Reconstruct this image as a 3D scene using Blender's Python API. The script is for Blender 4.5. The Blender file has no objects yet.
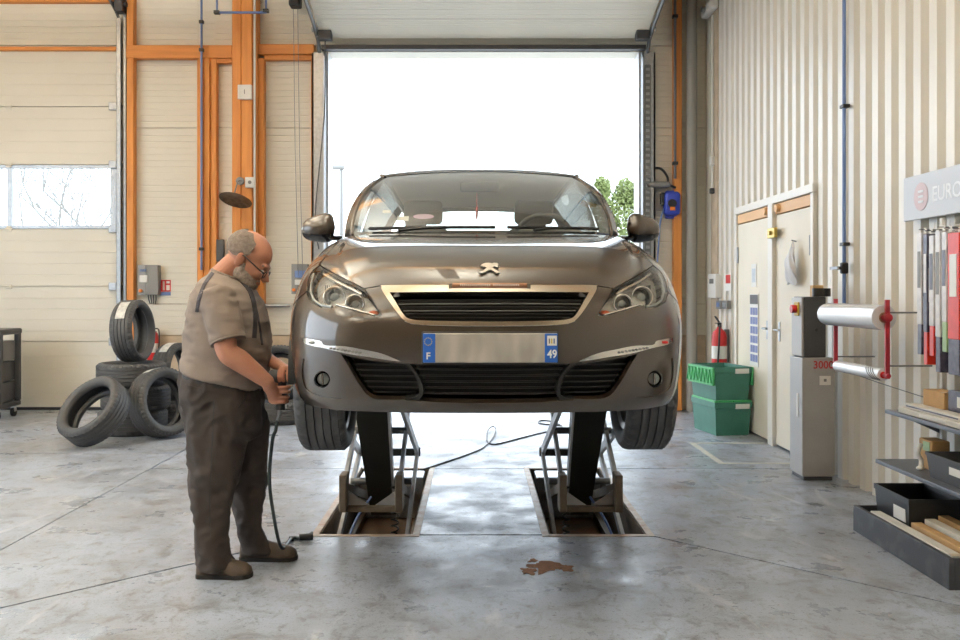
import bpy, bmesh, math, random
import numpy as np
from mathutils import Vector, Matrix, noise
from mathutils.geometry import delaunay_2d_cdt
random.seed(7); np.random.seed(7)
S = bpy.context.scene
COL = S.collection
PI = math.pi

# ------------------------------------------------------------------ camera, world, lights, exposure
F, CX, CY, EYE = 900.0, 475.0, 292.0, 1.36          # focal length and principal point in pixels, eye height in metres
cam_d = bpy.data.cameras.new('camera'); cam = bpy.data.objects.new('camera', cam_d); COL.objects.link(cam)
cam.location = (0, 0, EYE); cam.rotation_euler = (PI/2, 0, 0)
cam_d.sensor_width = 36; cam_d.lens = 36*F/960
cam_d.shift_x = (480-CX)/960; cam_d.shift_y = -(320-CY)/960
cam_d.clip_start = 0.05; cam_d.clip_end = 300
S.camera = cam
S.view_settings.view_transform = 'Standard'; S.view_settings.look = 'None'
S.view_settings.gamma = 1; S.view_settings.use_curve_mapping = False
S.view_settings.exposure = -0.15
S.cycles.use_denoising = True
S.cycles.max_bounces = 8; S.cycles.diffuse_bounces = 4; S.cycles.transparent_max_bounces = 16
S.cycles.caustics_reflective = False; S.cycles.caustics_refractive = False
S.cycles.sample_clamp_indirect = 6

def lin(c):
    return tuple((v/12.92 if v <= .04045 else ((v+.055)/1.055)**2.4) for v in c)
def rgb(r, g, b): return lin((r/255, g/255, b/255))

W = bpy.data.worlds.new('sky'); S.world = W; W.use_nodes = True
nt = W.node_tree; bg = nt.nodes['Background']
bg.inputs[0].default_value = (0.80, 0.90, 1.0, 1); bg.inputs[1].default_value = 5.6

def area_light(name, loc, rot, sx, sy, power, color=(1, 1, 1), portal=False):
    d = bpy.data.lights.new(name, 'AREA'); d.shape = 'RECTANGLE'; d.size = sx; d.size_y = sy
    d.energy = power; d.color = color
    if portal: d.cycles.is_portal = True
    o = bpy.data.objects.new(name, d); COL.objects.link(o); o.location = loc; o.rotation_euler = rot
    return o
# daylight portals in the openings of the hall: the open door ahead and a wide one added, out of view, in the side wall
area_light('door_portal', (0.1, 10.72, 2.05), (-PI/2, 0, 0), 3.6, 4.1, 1, portal=True)
area_light('added_door_portal', (-8.17, 3.5, 2.05), (PI/2, 0, PI/2*-1), 7.0, 4.1, 1, portal=True)

# ------------------------------------------------------------------ helpers: materials
MATS = {}
def mat(name, color, rough=.5, metal=0., spec=.5, var=0., scale=8., bump=0., bscale=40., color2=None, coat=0., stretch=(1, 1, 1),
        thresh=None, emit=None, estr=0., alpha=1., detail=4.):
    """Principled material; var mixes the colour with color2 (or a darker one) by object-space noise; bump adds fine relief."""
    m = bpy.data.materials.new(name); m.use_nodes = True; n = m.node_tree; N = n.nodes; L = n.links
    p = N['Principled BSDF']; p.inputs['Base Color'].default_value = (*color, 1)
    p.inputs['Roughness'].default_value = rough; p.inputs['Metallic'].default_value = metal
    p.inputs['Specular IOR Level'].default_value = spec
    if coat: p.inputs['Coat Weight'].default_value = coat; p.inputs['Coat Roughness'].default_value = .03
    if alpha < 1: p.inputs['Alpha'].default_value = alpha
    if emit: p.inputs['Emission Color'].default_value = (*emit, 1); p.inputs['Emission Strength'].default_value = estr
    tc = None
    if var or bump:
        tc = N.new('ShaderNodeTexCoord'); mp = N.new('ShaderNodeMapping'); mp.inputs['Scale'].default_value = stretch
        L.new(tc.outputs['Object'], mp.inputs['Vector'])
    if var:
        nz = N.new('ShaderNodeTexNoise'); nz.inputs['Scale'].default_value = scale; nz.inputs['Detail'].default_value = detail
        L.new(mp.outputs[0], nz.inputs['Vector'])
        cr = N.new('ShaderNodeValToRGB')
        a, b = thresh or (.35, .7)
        cr.color_ramp.elements[0].position = a; cr.color_ramp.elements[1].position = b
        c2 = color2 or tuple(v*(1-var) for v in color)
        cr.color_ramp.elements[0].color = (*color, 1)
        c2m = tuple(color[i]*(1-var)+c2[i]*var for i in range(3)) if color2 else c2
        cr.color_ramp.elements[1].color = (*c2m, 1)
        L.new(nz.outputs['Fac'], cr.inputs['Fac']); L.new(cr.outputs['Color'], p.inputs['Base Color'])
    if bump:
        nb = N.new('ShaderNodeTexNoise'); nb.inputs['Scale'].default_value = bscale; nb.inputs['Detail'].default_value = 5
        L.new(mp.outputs[0], nb.inputs['Vector'])
        bp = N.new('ShaderNodeBump'); bp.inputs['Strength'].default_value = bump; bp.inputs['Distance'].default_value = .01
        L.new(nb.outputs['Fac'], bp.inputs['Height']); L.new(bp.outputs['Normal'], p.inputs['Normal'])
    MATS[name] = m
    return m
def glassmat(name, tint=(1, 1, 1), refl=1.0, rough=0.0):
    """Thin clear pane: transparent with a Fresnel mirror coat."""
    m = bpy.data.materials.new(name); m.use_nodes = True; N = m.node_tree.nodes; L = m.node_tree.links
    N.remove(N['Principled BSDF']); out = N['Material Output']
    t = N.new('ShaderNodeBsdfTransparent'); t.inputs[0].default_value = (*tint, 1)
    g = N.new('ShaderNodeBsdfGlossy'); g.inputs['Roughness'].default_value = rough; g.inputs[0].default_value = (1, 1, 1, 1)
    f = N.new('ShaderNodeFresnel'); ge = N.new('ShaderNodeNewGeometry'); io = N.new('ShaderNodeMapRange')
    io.inputs[3].default_value = 1.5; io.inputs[4].default_value = 1/1.5; L.new(ge.outputs['Backfacing'], io.inputs[0]); L.new(io.outputs[0], f.inputs['IOR'])
    ml = N.new('ShaderNodeMath'); ml.operation = 'MULTIPLY'; ml.inputs[1].default_value = refl; ml.use_clamp = True
    mx = N.new('ShaderNodeMixShader')
    L.new(f.outputs[0], ml.inputs[0]); L.new(ml.outputs[0], mx.inputs[0]); L.new(t.outputs[0], mx.inputs[1]); L.new(g.outputs[0], mx.inputs[2])
    L.new(mx.outputs[0], out.inputs['Surface'])
    MATS[name] = m
    return m

# ------------------------------------------------------------------ helpers: objects
def tag(o, label=None, cat=None, group=None, kind=None):
    if label: o['label'] = label
    if cat: o['category'] = cat
    if group: o['group'] = group
    if kind: o['kind'] = kind
    return o
def thing(name, label, cat, loc=(0, 0, 0), rz=0., group=None, kind=None):
    o = bpy.data.objects.new(name, None); COL.objects.link(o); o.location = loc; o.rotation_euler = (0, 0, rz)
    o.empty_display_size = .1
    return tag(o, label, cat, group, kind)
def link(name, me, m=None, parent=None, smooth=None):
    o = bpy.data.objects.new(name, me); COL.objects.link(o)
    if m is not None:
        me.materials.clear(); me.materials.append(MATS[m] if isinstance(m, str) else m)
    if parent is not None: o.parent = parent
    if smooth is not None: shade(me, smooth)
    return o
def shade(me, angle):
    """Smooth shading with sharp edges above the angle in degrees."""
    me.polygons.foreach_set('use_smooth', [True]*len(me.polygons))
    if angle < 179: me.set_sharp_from_angle(angle=math.radians(angle))
def copy_tree(o, parent=None, **kw):
    c = o.copy(); COL.objects.link(c)
    if parent is not None: c.parent = parent
    for k, v in kw.items(): c[k] = v
    for ch in list(o.children): copy_tree(ch, c)
    return c

class MB:
    """Collects shapes into ONE mesh."""
    def __init__(s): s.v = []; s.f = []; s.sm = 40
    def add(s, v, f):
        k = len(s.v); s.v += [tuple(p) for p in v]; s.f += [tuple(i+k for i in q) for q in f]; return s
    def box(s, a, b):
        x0, y0, z0 = [min(a[i], b[i]) for i in range(3)]; x1, y1, z1 = [max(a[i], b[i]) for i in range(3)]
        return s.add([(x0, y0, z0), (x1, y0, z0), (x1, y1, z0), (x0, y1, z0), (x0, y0, z1), (x1, y0, z1), (x1, y1, z1), (x0, y1, z1)],
                     [(0, 3, 2, 1), (4, 5, 6, 7), (0, 1, 5, 4), (1, 2, 6, 5), (2, 3, 7, 6), (3, 0, 4, 7)])
    def bbox(s, a, b, r=.01, n=2):
        """Box with rounded edges."""
        bm = bmesh.new(); bmesh.ops.create_cube(bm, size=1)
        c = [(a[i]+b[i])/2 for i in range(3)]; d = [abs(b[i]-a[i]) for i in range(3)]
        for v in bm.verts: v.co = Vector([c[i]+v.co[i]*d[i] for i in range(3)])
        r = min(r, min(d)*.49)
        bmesh.ops.bevel(bm, geom=list(bm.edges), offset=r, segments=n, profile=.5, affect='EDGES')
        return s.addbm(bm)
    def addbm(s, bm):
        bm.verts.ensure_lookup_table(); bm.verts.index_update()
        s.add([v.co[:] for v in bm.verts], [[v.index for v in f.verts] for f in bm.faces]); bm.free(); return s
    def tube(s, pts, r, n=8, cap=True, closed=False, flat=None):
        """Sweep of a circle (radius r or list) along pts; flat=(a,b) sweeps an ellipse."""
        P = [Vector(p) for p in pts]; m = len(P)
        R = r if isinstance(r, (list, tuple)) else [r]*m
        T = []
        for i in range(m):
            if closed: t = P[(i+1) % m]-P[i-1]
            else: t = P[min(i+1, m-1)]-P[max(i-1, 0)]
            T.append(t.normalized() if t.length > 1e-9 else Vector((0, 0, 1)))
        u = T[0].orthogonal().normalized()
        if flat is not None:
            u = Vector((0, 0, 1)) - T[0]*T[0].z
            u = u.normalized() if u.length > 1e-4 else Vector((1, 0, 0))
        V = []
        for i in range(m):
            u = (u - T[i]*u.dot(T[i])); u = u.normalized() if u.length > 1e-6 else T[i].orthogonal().normalized()
            w = T[i].cross(u)
            for k in range(n):
                a = 2*PI*k/n
                ra, rb = (flat[0]*R[i], flat[1]*R[i]) if flat else (R[i], R[i])
                V.append(P[i]+u*math.cos(a)*ra+w*math.sin(a)*rb)
        Fc = []
        for i in range(m if closed else m-1):
            j = (i+1) % m
            for k in range(n):
                l = (k+1) % n
                Fc.append((i*n+k, i*n+l, j*n+l, j*n+k))
        if cap and not closed: Fc += [tuple(range(n))[::-1], tuple((m-1)*n+k for k in range(n))]
        return s.add(V, Fc)
    def cyl(s, a, b, r, n=16, r2=None): return s.tube([a, b], [r, r if r2 is None else r2], n)
    def beam(s, a, b, w, h, up=(0, 0, 1)):
        """Rectangular bar from a to b, w across and h along up."""
        a, b = Vector(a), Vector(b); t = (b-a).normalized(); u = Vector(up); u = (u-t*u.dot(t))
        u = u.normalized() if u.length > 1e-5 else t.orthogonal().normalized(); k = t.cross(u)
        V = [p+k*sx*w/2+u*sz*h/2 for p in (a, b) for sx, sz in ((-1, -1), (1, -1), (1, 1), (-1, 1))]
        return s.add(V, [(0, 1, 2, 3)[::-1], (4, 5, 6, 7), (0, 1, 5, 4), (1, 2, 6, 5), (2, 3, 7, 6), (3, 0, 4, 7)])
    def lathe(s, prof, n=32, axis='Z', c=(0, 0, 0), closed=False):
        """prof: list of (radius, height) turned about the axis."""
        V = []; Fc = []; m = len(prof)
        for k in range(n):
            a = 2*PI*k/n
            for r, h in prof:
                p = (r*math.cos(a), r*math.sin(a), h)
                if axis == 'X': p = (h, r*math.cos(a), r*math.sin(a))
                if axis == 'Y': p = (r*math.sin(a), h, r*math.cos(a))
                V.append((p[0]+c[0], p[1]+c[1], p[2]+c[2]))
        for k in range(n):
            l = (k+1) % n
            for i in range(m if closed else m-1):
                j = (i+1) % m
                Fc.append((k*m+i, l*m+i, l*m+j, k*m+j))
        return s.add(V, Fc)
    def prism(s, poly, h, frame=None):
        """Extrude a 2-D polygon by h along the frame's z; frame is a 4x4 Matrix."""
        fr = frame or Matrix.Identity(4); n = len(poly)
        V = [fr @ Vector((p[0], p[1], z)) for z in (0, h) for p in poly]
        Fc = [tuple(range(n))[::-1], tuple(range(n, 2*n))] + [(i, (i+1) % n, n+(i+1) % n, n+i) for i in range(n)]
        return s.add(V, Fc)
    def loft(s, rings, cap=True, closed=True):
        n = len(rings[0]); V = [p for r in rings for p in r]; Fc = []
        for i in range(len(rings)-1):
            for k in range(n if closed else n-1):
                l = (k+1) % n; Fc.append((i*n+k, i*n+l, (i+1)*n+l, (i+1)*n+k))
        if cap: Fc += [tuple(range(n))[::-1], tuple((len(rings)-1)*n+k for k in range(n))]
        return s.add(V, Fc)
    def ell(s, c, r, n=16, m=10, rot=None):
        c = Vector(c); V = []; Fc = []
        for i in range(m+1):
            t = PI*i/m
            for k in range(n):
                a = 2*PI*k/n; p = Vector((r[0]*math.sin(t)*math.cos(a), r[1]*math.sin(t)*math.sin(a), r[2]*math.cos(t)))
                V.append(c+(rot @ p if rot else p))
        for i in range(m):
            for k in range(n):
                l = (k+1) % n; Fc.append((i*n+k, (i+1)*n+k, (i+1)*n+l, i*n+l))
        return s.add(V, Fc)
    def mesh(s, name):
        me = bpy.data.meshes.new(name); me.from_pydata(s.v, [], s.f); me.validate(); me.update(); return me
    def build(s, name, m, parent=None, smooth=None, loc=None, fix=True):
        me = s.mesh(name)
        if fix:
            bm = bmesh.new(); bm.from_mesh(me); bmesh.ops.remove_doubles(bm, verts=bm.verts, dist=1e-6)
            bmesh.ops.recalc_face_normals(bm, faces=bm.faces); bm.to_mesh(me); bm.free()
        o = link(name, me, m, parent, smooth)
        if loc: o.location = loc
        return o
def frame(o, x, y):
    """4x4 matrix with origin o and axes x, y (z = x cross y)."""
    x = Vector(x).normalized(); y = Vector(y); y = (y-x*x.dot(y)).normalized(); z = x.cross(y)
    return Matrix((( x.x, y.x, z.x, o[0]), (x.y, y.y, z.y, o[1]), (x.z, y.z, z.z, o[2]), (0, 0, 0, 1)))
def text(name, body, size, fr, m, parent, ext=.0006, align='CENTER', space=1.0, xs=1.0, bold=0.):
    """Lettering as a mesh part lying in the frame's xy plane."""
    cu = bpy.data.curves.new('lettering', 'FONT'); cu.body = body; cu.size = size; cu.extrude = ext; cu.align_x = align; cu.align_y = 'CENTER'
    cu.space_character = space; cu.offset = bold; cu.resolution_u = 3
    o = bpy.data.objects.new('lettering', cu); COL.objects.link(o)
    dg = bpy.context.evaluated_depsgraph_get(); me = bpy.data.meshes.new_from_object(o.evaluated_get(dg))
    bpy.data.objects.remove(o); bpy.data.curves.remove(cu)
    me.transform(fr @ Matrix.Diagonal((xs, 1, 1, 1)))
    return link(name, me, m, parent)
def smoothpath(pts, n=8):
    """Catmull-Rom through pts."""
    P = [Vector(p) for p in pts]; out = []
    for i in range(len(P)-1):
        a, b, c, d = P[max(i-1, 0)], P[i], P[i+1], P[min(i+2, len(P)-1)]
        for k in range(n):
            t = k/n
            out.append(.5*((2*b)+(c-a)*t+(2*a-5*b+4*c-d)*t*t+(3*b-a-3*c+d)*t**3))
    return out+[P[-1]]
def px(x, y, Y):
    """Point on the picture ray of pixel (x, y) at depth Y."""
    return Vector(((x-CX)/F*Y, Y, EYE-(y-CY)/F*Y))
def floor_px(x, y):
    return px(x, y, F*EYE/(y-CY))
# ------------------------------------------------------------------ materials of the setting
mat('cream_panel', rgb(230, 225, 210), .45, var=.10, scale=1.2, bump=.03, bscale=200)
mat('door_panel', rgb(233, 228, 214), .42, var=.08, scale=1.0, bump=.04, bscale=300)
mat('cladding', rgb(234, 229, 219), .38, var=.06, scale=1.5)
mat('dark_gap', rgb(70, 64, 58), .7)
mat('timber', rgb(220, 146, 72), .55, var=.6, scale=3., color2=rgb(176, 102, 42), stretch=(6, 6, .5), bump=.05, bscale=60, detail=6)
mat('timber_rail', rgb(214, 140, 68), .55, var=.6, scale=3., color2=rgb(170, 98, 40), stretch=(.5, 6, 6), bump=.05, bscale=60, detail=6)
mat('galvanised', rgb(176, 180, 184), .38, .8, var=.2, scale=30)
mat('steel', rgb(120, 122, 124), .4, .8)
mat('grey_metal', rgb(138, 138, 136), .45, .2)
mat('white_plastic', rgb(228, 226, 220), .4)
mat('black_plastic', rgb(26, 26, 27), .45)
mat('dark_grey', rgb(62, 62, 64), .5, var=.15, scale=12)
mat('mid_grey', rgb(120, 119, 117), .45)
mat('rubber', rgb(30, 30, 32), .6)
mat('red', rgb(186, 34, 34), .4)
mat('blue_pipe', rgb(92, 116, 164), .4)
mat('blue_reel', rgb(38, 62, 168), .4)
mat('orange', rgb(224, 120, 30), .5)
mat('yellow', rgb(214, 180, 60), .5)
mat('paper', rgb(232, 230, 224), .6)
mat('ceiling', rgb(206, 202, 192), .7, var=.1, scale=2)
mat('plinth', rgb(200, 182, 158), .8, var=.25, scale=6, bump=.1, bscale=60)
mat('tarmac', rgb(186, 184, 180), .9, var=.2, scale=2)
mat('added_lamp_glow', (1, 1, 1), .5, emit=(1, .88, .72), estr=6)  # glow of the uplighters added to fill the hall
glassmat('window_glass', (.95, .97, .97))

# concrete floor: pale worn slab with joints, darker scuffs, brown dirt and polish
def concrete():
    m = bpy.data.materials.new('concrete'); m.use_nodes = True; N = m.node_tree.nodes; L = m.node_tree.links; p = N['Principled BSDF']
    tc = N.new('ShaderNodeTexCoord')
    def noi(scale, det, a, b, stretch=None, dist=0):
        nz = N.new('ShaderNodeTexNoise'); nz.inputs['Scale'].default_value = scale; nz.inputs['Detail'].default_value = det
        nz.inputs['Roughness'].default_value = .62; nz.inputs['Distortion'].default_value = dist
        if stretch:
            mp = N.new('ShaderNodeMapping'); mp.inputs['Scale'].default_value = stretch; L.new(tc.outputs['Object'], mp.inputs[0]); L.new(mp.outputs[0], nz.inputs[0])
        else: L.new(tc.outputs['Object'], nz.inputs[0])
        mr = N.new('ShaderNodeMapRange'); mr.inputs[1].default_value = a; mr.inputs[2].default_value = b; mr.clamp = True
        L.new(nz.outputs['Fac'], mr.inputs[0]); return mr.outputs[0]
    def mix(fac, a, b, k=1.0):
        mx = N.new('ShaderNodeMix'); mx.data_type = 'RGBA'
        if k != 1.0:
            ml = N.new('ShaderNodeMath'); ml.operation = 'MULTIPLY'; ml.inputs[1].default_value = k; L.new(fac, ml.inputs[0]); fac = ml.outputs[0]
        L.new(fac, mx.inputs[0])
        for i, c in ((6, a), (7, b)):
            if isinstance(c, tuple): mx.inputs[i].default_value = (*c, 1)
            else: L.new(c, mx.inputs[i])
        return mx.outputs[2]
    c = mix(noi(1.1, 6, .35, .68), rgb(174, 184, 200), rgb(142, 147, 156))
    c = mix(noi(.45, 3, .45, .7), c, rgb(148, 142, 134), .4)
    c = mix(noi(5, 9, .50, .70, None, .6), c, rgb(104, 101, 97), .8)
    c = mix(noi(14, 8, .54, .68, (1, .6, 1), .4), c, rgb(98, 95, 92), .7)
    c = mix(noi(40, 6, .58, .70), c, rgb(66, 63, 60), .75)
    c = mix(noi(110, 4, .56, .68), c, rgb(84, 82, 80), .6)
    c = mix(noi(3.2, 9, .60, .70, (1, .35, 1), 1.2), c, rgb(205, 206, 206), .6)
    L.new(c, p.inputs['Base Color'])
    r = N.new('ShaderNodeMapRange'); r.inputs[3].default_value = .24; r.inputs[4].default_value = .52
    L.new(noi(3, 7, .35, .65), r.inputs[0]); L.new(r.outputs[0], p.inputs['Roughness'])
    p.inputs['Specular IOR Level'].default_value = .5
    nb = N.new('ShaderNodeTexNoise'); nb.inputs['Scale'].default_value = 18; nb.inputs['Detail'].default_value = 8; L.new(tc.outputs['Object'], nb.inputs[0])
    bp = N.new('ShaderNodeBump'); bp.inputs['Strength'].default_value = .12; bp.inputs['Distance'].default_value = .01
    L.new(nb.outputs['Fac'], bp.inputs['Height']); L.new(bp.outputs['Normal'], p.inputs['Normal'])
    MATS['concrete'] = m
concrete()

# ------------------------------------------------------------------ floor with the two lift pits
YB, XR, XL, YF, ZC = 10.4, 2.665, -8.0, -5.0, 5.3       # back wall, right wall, left wall, front wall, ceiling
PY0, PY1 = 5.04, 6.93                                   # pit front and back edge
PITS = [(-0.88, -0.345), (0.41, 0.965)]                 # x ranges of the two pits
PD = -0.32
floor = thing('floor', 'worn pale concrete workshop floor with two lift pits', None, kind='structure')
# slabs are cut where the photo shows the joints: round the pits and across the hall
xs = [XL, -4.6, PITS[0][0], PITS[0][1], PITS[1][0], PITS[1][1], XR+.12]
ys = [YF, -0.5, 2.9, PY0, PY1, YB+.3]
def slab(*poly):
    c = Vector((sum(p[0] for p in poly)/len(poly), sum(p[1] for p in poly)/len(poly))); out = []
    for p in poly: d = Vector(p)-c; out.append(c+d*(1-.010/d.length))
    MB().prism(out, .25, Matrix.Translation((0, 0, -.25))).build('slab', 'concrete', floor)
XA = XR+.12; (PA, PB), (PC, PE) = PITS
slab((-2.5, YF), (XA, YF), (XA, PY0-(XA-PE)), (PE, PY0), (PA, PY0), (-2.5, PY0-(PA+2.5)))      # in front, cut diagonally from the pit corners
slab((-2.5, PY0-(PA+2.5)), (PA, PY0), (PA, PY1), (-2.5, PY1))
slab((PE, PY0), (XA, PY0-(XA-PE)), (XA, PY1), (PE, PY1))
slab((PB, PY0), (PC, PY0), (PC, PY1), (PB, PY1))
slab((XL, YF), (-2.5, YF), (-2.5, 7.6), (XL, 7.6)); slab((XL, 7.6), (-2.5, 7.6), (-2.5, YB+.3), (XL, YB+.3))
slab((-2.5, PY1), (XA, PY1), (XA, YB+.3), (-2.5, YB+.3))
MB().box((XL, YF, -.36), (XR+.12, YB+.3, -.34)).build('sub_floor', 'dark_grey', floor)
mat('pit_wall', rgb(120, 108, 94), .8, var=.6, scale=9, color2=rgb(96, 66, 40))
mat('pit_floor', rgb(96, 84, 70), .8, var=.5, scale=5, color2=rgb(140, 88, 44))
mat('angle_iron', rgb(186, 176, 160), .5, .3, var=.7, scale=14, color2=rgb(150, 96, 52))
for a, b in PITS:
    m = MB()
    m.box((a, PY0, PD), (b, PY1, PD+.01))
    m.build('pit_floor', 'pit_floor', floor)
    m = MB(); t = .012
    for q in (((a-.002, PY0, PD), (a+t, PY1, -.004)), ((b-t, PY0, PD), (b+.002, PY1, -.004)), ((a, PY0-.002, PD), (b, PY0+t, -.004)), ((a, PY1-t, PD), (b, PY1+.002, -.004))): m.box(*q)
    m.build('pit_wall', 'pit_wall', floor)
    m = MB(); w = .035
    for q in (((a-w, PY0-w, 0), (a+.004, PY1+w, .003)), ((b-.004, PY0-w, 0), (b+w, PY1+w, .003)), ((a, PY0-w, 0), (b, PY0+.004, .003)), ((a, PY1-.004, 0), (b, PY1+w, .003))): m.box(*q)
    m.build('pit_edging', 'angle_iron', floor)
mat('line_paint', rgb(205, 203, 192), .6, var=.6, scale=20, color2=rgb(160, 158, 152))
m = MB()
m.box((1.93, 7.12, 0), (1.98, 8.12, .002)).box((1.98, 7.12, 0), (2.6, 7.165, .002)).box((1.98, 8.075, 0), (2.6, 8.12, .002))
m.build('floor_marking', 'line_paint', floor)
# flaking rust-brown patches in front of the pits
mat('rust_patch', rgb(138, 98, 66), .8, var=.6, scale=40, color2=rgb(105, 70, 46))
for (qx, qy, r, sd) in ((545, 566, .085, 1), (529, 571, .05, 2), (566, 568, .05, 3), (533, 561, .03, 4)):
    c = floor_px(qx, qy); poly = []
    for k in range(26):
        a = 2*PI*k/26; rr = r*(.62+.55*noise.noise((math.cos(a)*1.7+sd*7, math.sin(a)*1.7, sd)) + .3*noise.noise((math.cos(a)*5+sd, math.sin(a)*5, 3)))
        poly.append((c.x+rr*1.25*math.cos(a), c.y+rr*1.5*math.sin(a)))
    MB().prism(poly, .0015).build('rust_patch', 'rust_patch', floor)

# ------------------------------------------------------------------ back wall
def ribbed_panel(name, x0, x1, z0, z1, y, parent, m='cream_panel', pitch=.072, depth=.004, groove=.012):
    """Insulated wall sheet: flat bands with shallow horizontal grooves, real relief."""
    prof = [(y, z0)]; z = z0
    while z+pitch < z1-.01:
        z += pitch; prof += [(y, z-groove), (y+depth, z-groove*.75), (y+depth, z-groove*.25), (y, z)]
    prof.append((y, z1))
    mb = MB(); n = len(prof)
    V = [(x0, p[0], p[1]) for p in prof]+[(x1, p[0], p[1]) for p in prof]
    mb.add(V, [(i, n+i, n+i+1, i+1) for i in range(n-1)])
    mb.add([(x0, y, z0), (x1, y, z0), (x1, y+.05, z0), (x0, y+.05, z0)], [(0, 3, 2, 1)])
    mb.add([(x0, y, z1), (x1, y, z1), (x1, y+.05, z1), (x0, y+.05, z1)], [(0, 1, 2, 3)])
    return mb.build(name, m, parent, fix=False)
def bx(p): return (p-CX)/F*YB                # back wall pixel column -> X
def bz(p): return EYE-(p-CY)/F*YB            # back wall pixel row -> Z
wall_back = thing('wall_back', 'cream insulated panel back wall of the workshop', None, kind='structure')
D1L, D1R = -7.6, bx(119); D2L, D2R, D2T = bx(327), bx(640), bz(51)
m = MB()          # core of the wall behind the sheets, with the two door openings left free
yc0, yc1 = YB+.05, YB+.30
m.box((XL, yc0, 0), (D1L, yc1, ZC)).box((D1L, yc0, bz(50)), (D1R, yc1, ZC)).box((D1R, yc0, 0), (D2L, yc1, ZC))
m.box((D2L, yc0, D2T), (D2R, yc1, ZC)).box((D2R, yc0, 0), (XR+.12, yc1, ZC))
m.build('wall_core', 'plinth', wall_back)
joints = [0.0, .86, bz(304), bz(128), bz(46), 4.75, ZC]
for (xa, xb) in ((D1R, bx(198)), (bx(215), bx(232)), (bx(256), D2L-.02), (D2R+.02, XR)):
    for k in range(len(joints)-1):
        if k == 0:
            MB().bbox((xa, YB-.01, 0), (xb, YB+.05, .855), .006).build('base_panel', 'plinth', wall_back); continue
        ribbed_panel('wall_panel', xa, xb, joints[k]+.004, joints[k+1]-.004, YB, wall_back)
for (xa, xb) in ((XL, D1L), (bx(198), bx(215)), (bx(232), bx(256))):
    ribbed_panel('wall_panel', xa, xb, 0, ZC, YB+.005, wall_back)
ribbed_panel('wall_panel', D1L, D1R, bz(46)+.01, ZC, YB, wall_back)
ribbed_panel('wall_panel', D2L-.02, D2R+.02, D2T+.03, ZC, YB, wall_back)
# reveals of the big opening
mat('reveal', rgb(214, 216, 220), .5)
MB().box((D2L-.03, YB-.005, 0), (D2L+.015, YB+.31, D2T-.015)).build('door_reveal', 'reveal', wall_back)
MB().box((D2R-.015, YB-.005, 0), (D2R+.03, YB+.31, D2T-.015)).build('door_reveal', 'reveal', wall_back)
MB().box((D2L-.03, YB-.006, D2T-.015), (D2R+.03, YB+.31, D2T+.05)).build('door_reveal', 'cream_panel', wall_back)

# timber frame in front of the wall
def post(xa, xb, z0, z1, dep, name='timber_post', m='timber', y=None):
    y = YB if y is None else y
    k = (y-dep)/YB                              # the traced edges are those of the front face
    z0, z1 = (EYE+(z-EYE)*k if 0 < z < ZC else z for z in (z0, z1))
    return MB().bbox((xa*k, y-dep, z0), (xb*k, y, z1), .006, 1).build(name, m, frame_t)
frame_t = tag(thing('trim_1', 'orange stained timber posts and rails framing the back wall', None), kind='structure')
post(bx(126.5), bx(133.5), 0, ZC, .10)
post(bx(197), bx(203.5), 0, bz(58), .09); post(bx(204), bx(209.5), 0, bz(58), .12); post(bx(210), bx(216.5), 0, bz(58), .09)
post(bx(232), bx(241), 0, ZC, .20); post(bx(241.3), bx(252), 0, ZC, .24); post(bx(252.3), bx(257), 0, ZC, .16)
post(bx(257.3), bx(264), 0, bz(58), .10); post(bx(311), bx(314), 0, bz(44), .06)
post(bx(126), bx(232), bz(58), bz(45), .11, 'timber_rail', 'timber_rail'); post(bx(216.5), bx(232), bz(63), bz(58.3), .08, 'timber_rail', 'timber_rail')
post(bx(257), bx(314), bz(54), bz(44), .11, 'timber_rail', 'timber_rail'); post(bx(264), bx(313), bz(60), bz(54.3), .07, 'timber_rail', 'timber_rail')
post(D1L, bx(119), bz(50.5), bz(46.5), .06, 'timber_rail', 'timber_rail'); post(D1L, bx(112), bz(2), bz(-12), .08, 'timber_rail', 'timber_rail')
post(bx(674), bx(682), 0, ZC, .10)

# ------------------------------------------------------------------ closed sectional door on the left
door_1 = thing('door_1', 'closed cream sectional door with a strip window', None, kind='structure')
dj = [0.03, bz(341.5), bz(286.3), bz(229), bz(165), bz(107), bz(51)]
for k in range(6):
    z0, z1 = dj[k]+.004, dj[k+1]-.004
    if k == 3: continue
    ribbed_panel('door_section', D1L, D1R, z0, z1, YB-.02, door_1, 'door_panel', pitch=(z1-z0)/5.02, depth=.003, groove=.010)
z0, z1 = dj[3]+.004, dj[4]-.004
m = MB().box((D1L, YB-.02, z0), (D1R, YB+.02, z0+.035)).box((D1L, YB-.02, z1-.04), (D1R, YB+.02, z1))
wj = [D1R-.10]
while wj[-1] > D1L: wj.append(wj[-1]-1.16)
m.box((D1R-.09, YB-.02, z0+.035), (D1R, YB+.02, z1-.04))
for w in wj[1:]: m.box((w-.02, YB-.02, z0+.035), (w+.035, YB+.02, z1-.04))
m.build('window_section', 'galvanised', door_1)
for i, w in enumerate(wj[:-1]):
    MB().box((max(wj[i+1]+.035, D1L), YB-.002, z0+.035), (w if i else w+.01, YB+.004, z1-.04)).build('pane', 'window_glass', door_1)
MB().box((D1L, YB-.03, 0), (D1R, YB+.02, .03)).build('bottom_seal', 'rubber', door_1)
MB().box((D1L, YB+.022, 0), (D1R, YB+.045, dj[3]+.02)).box((D1L, YB+.022, dj[4]-.03), (D1R, YB+.045, bz(44))).build('outer_skin', 'door_panel', door_1)
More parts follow.
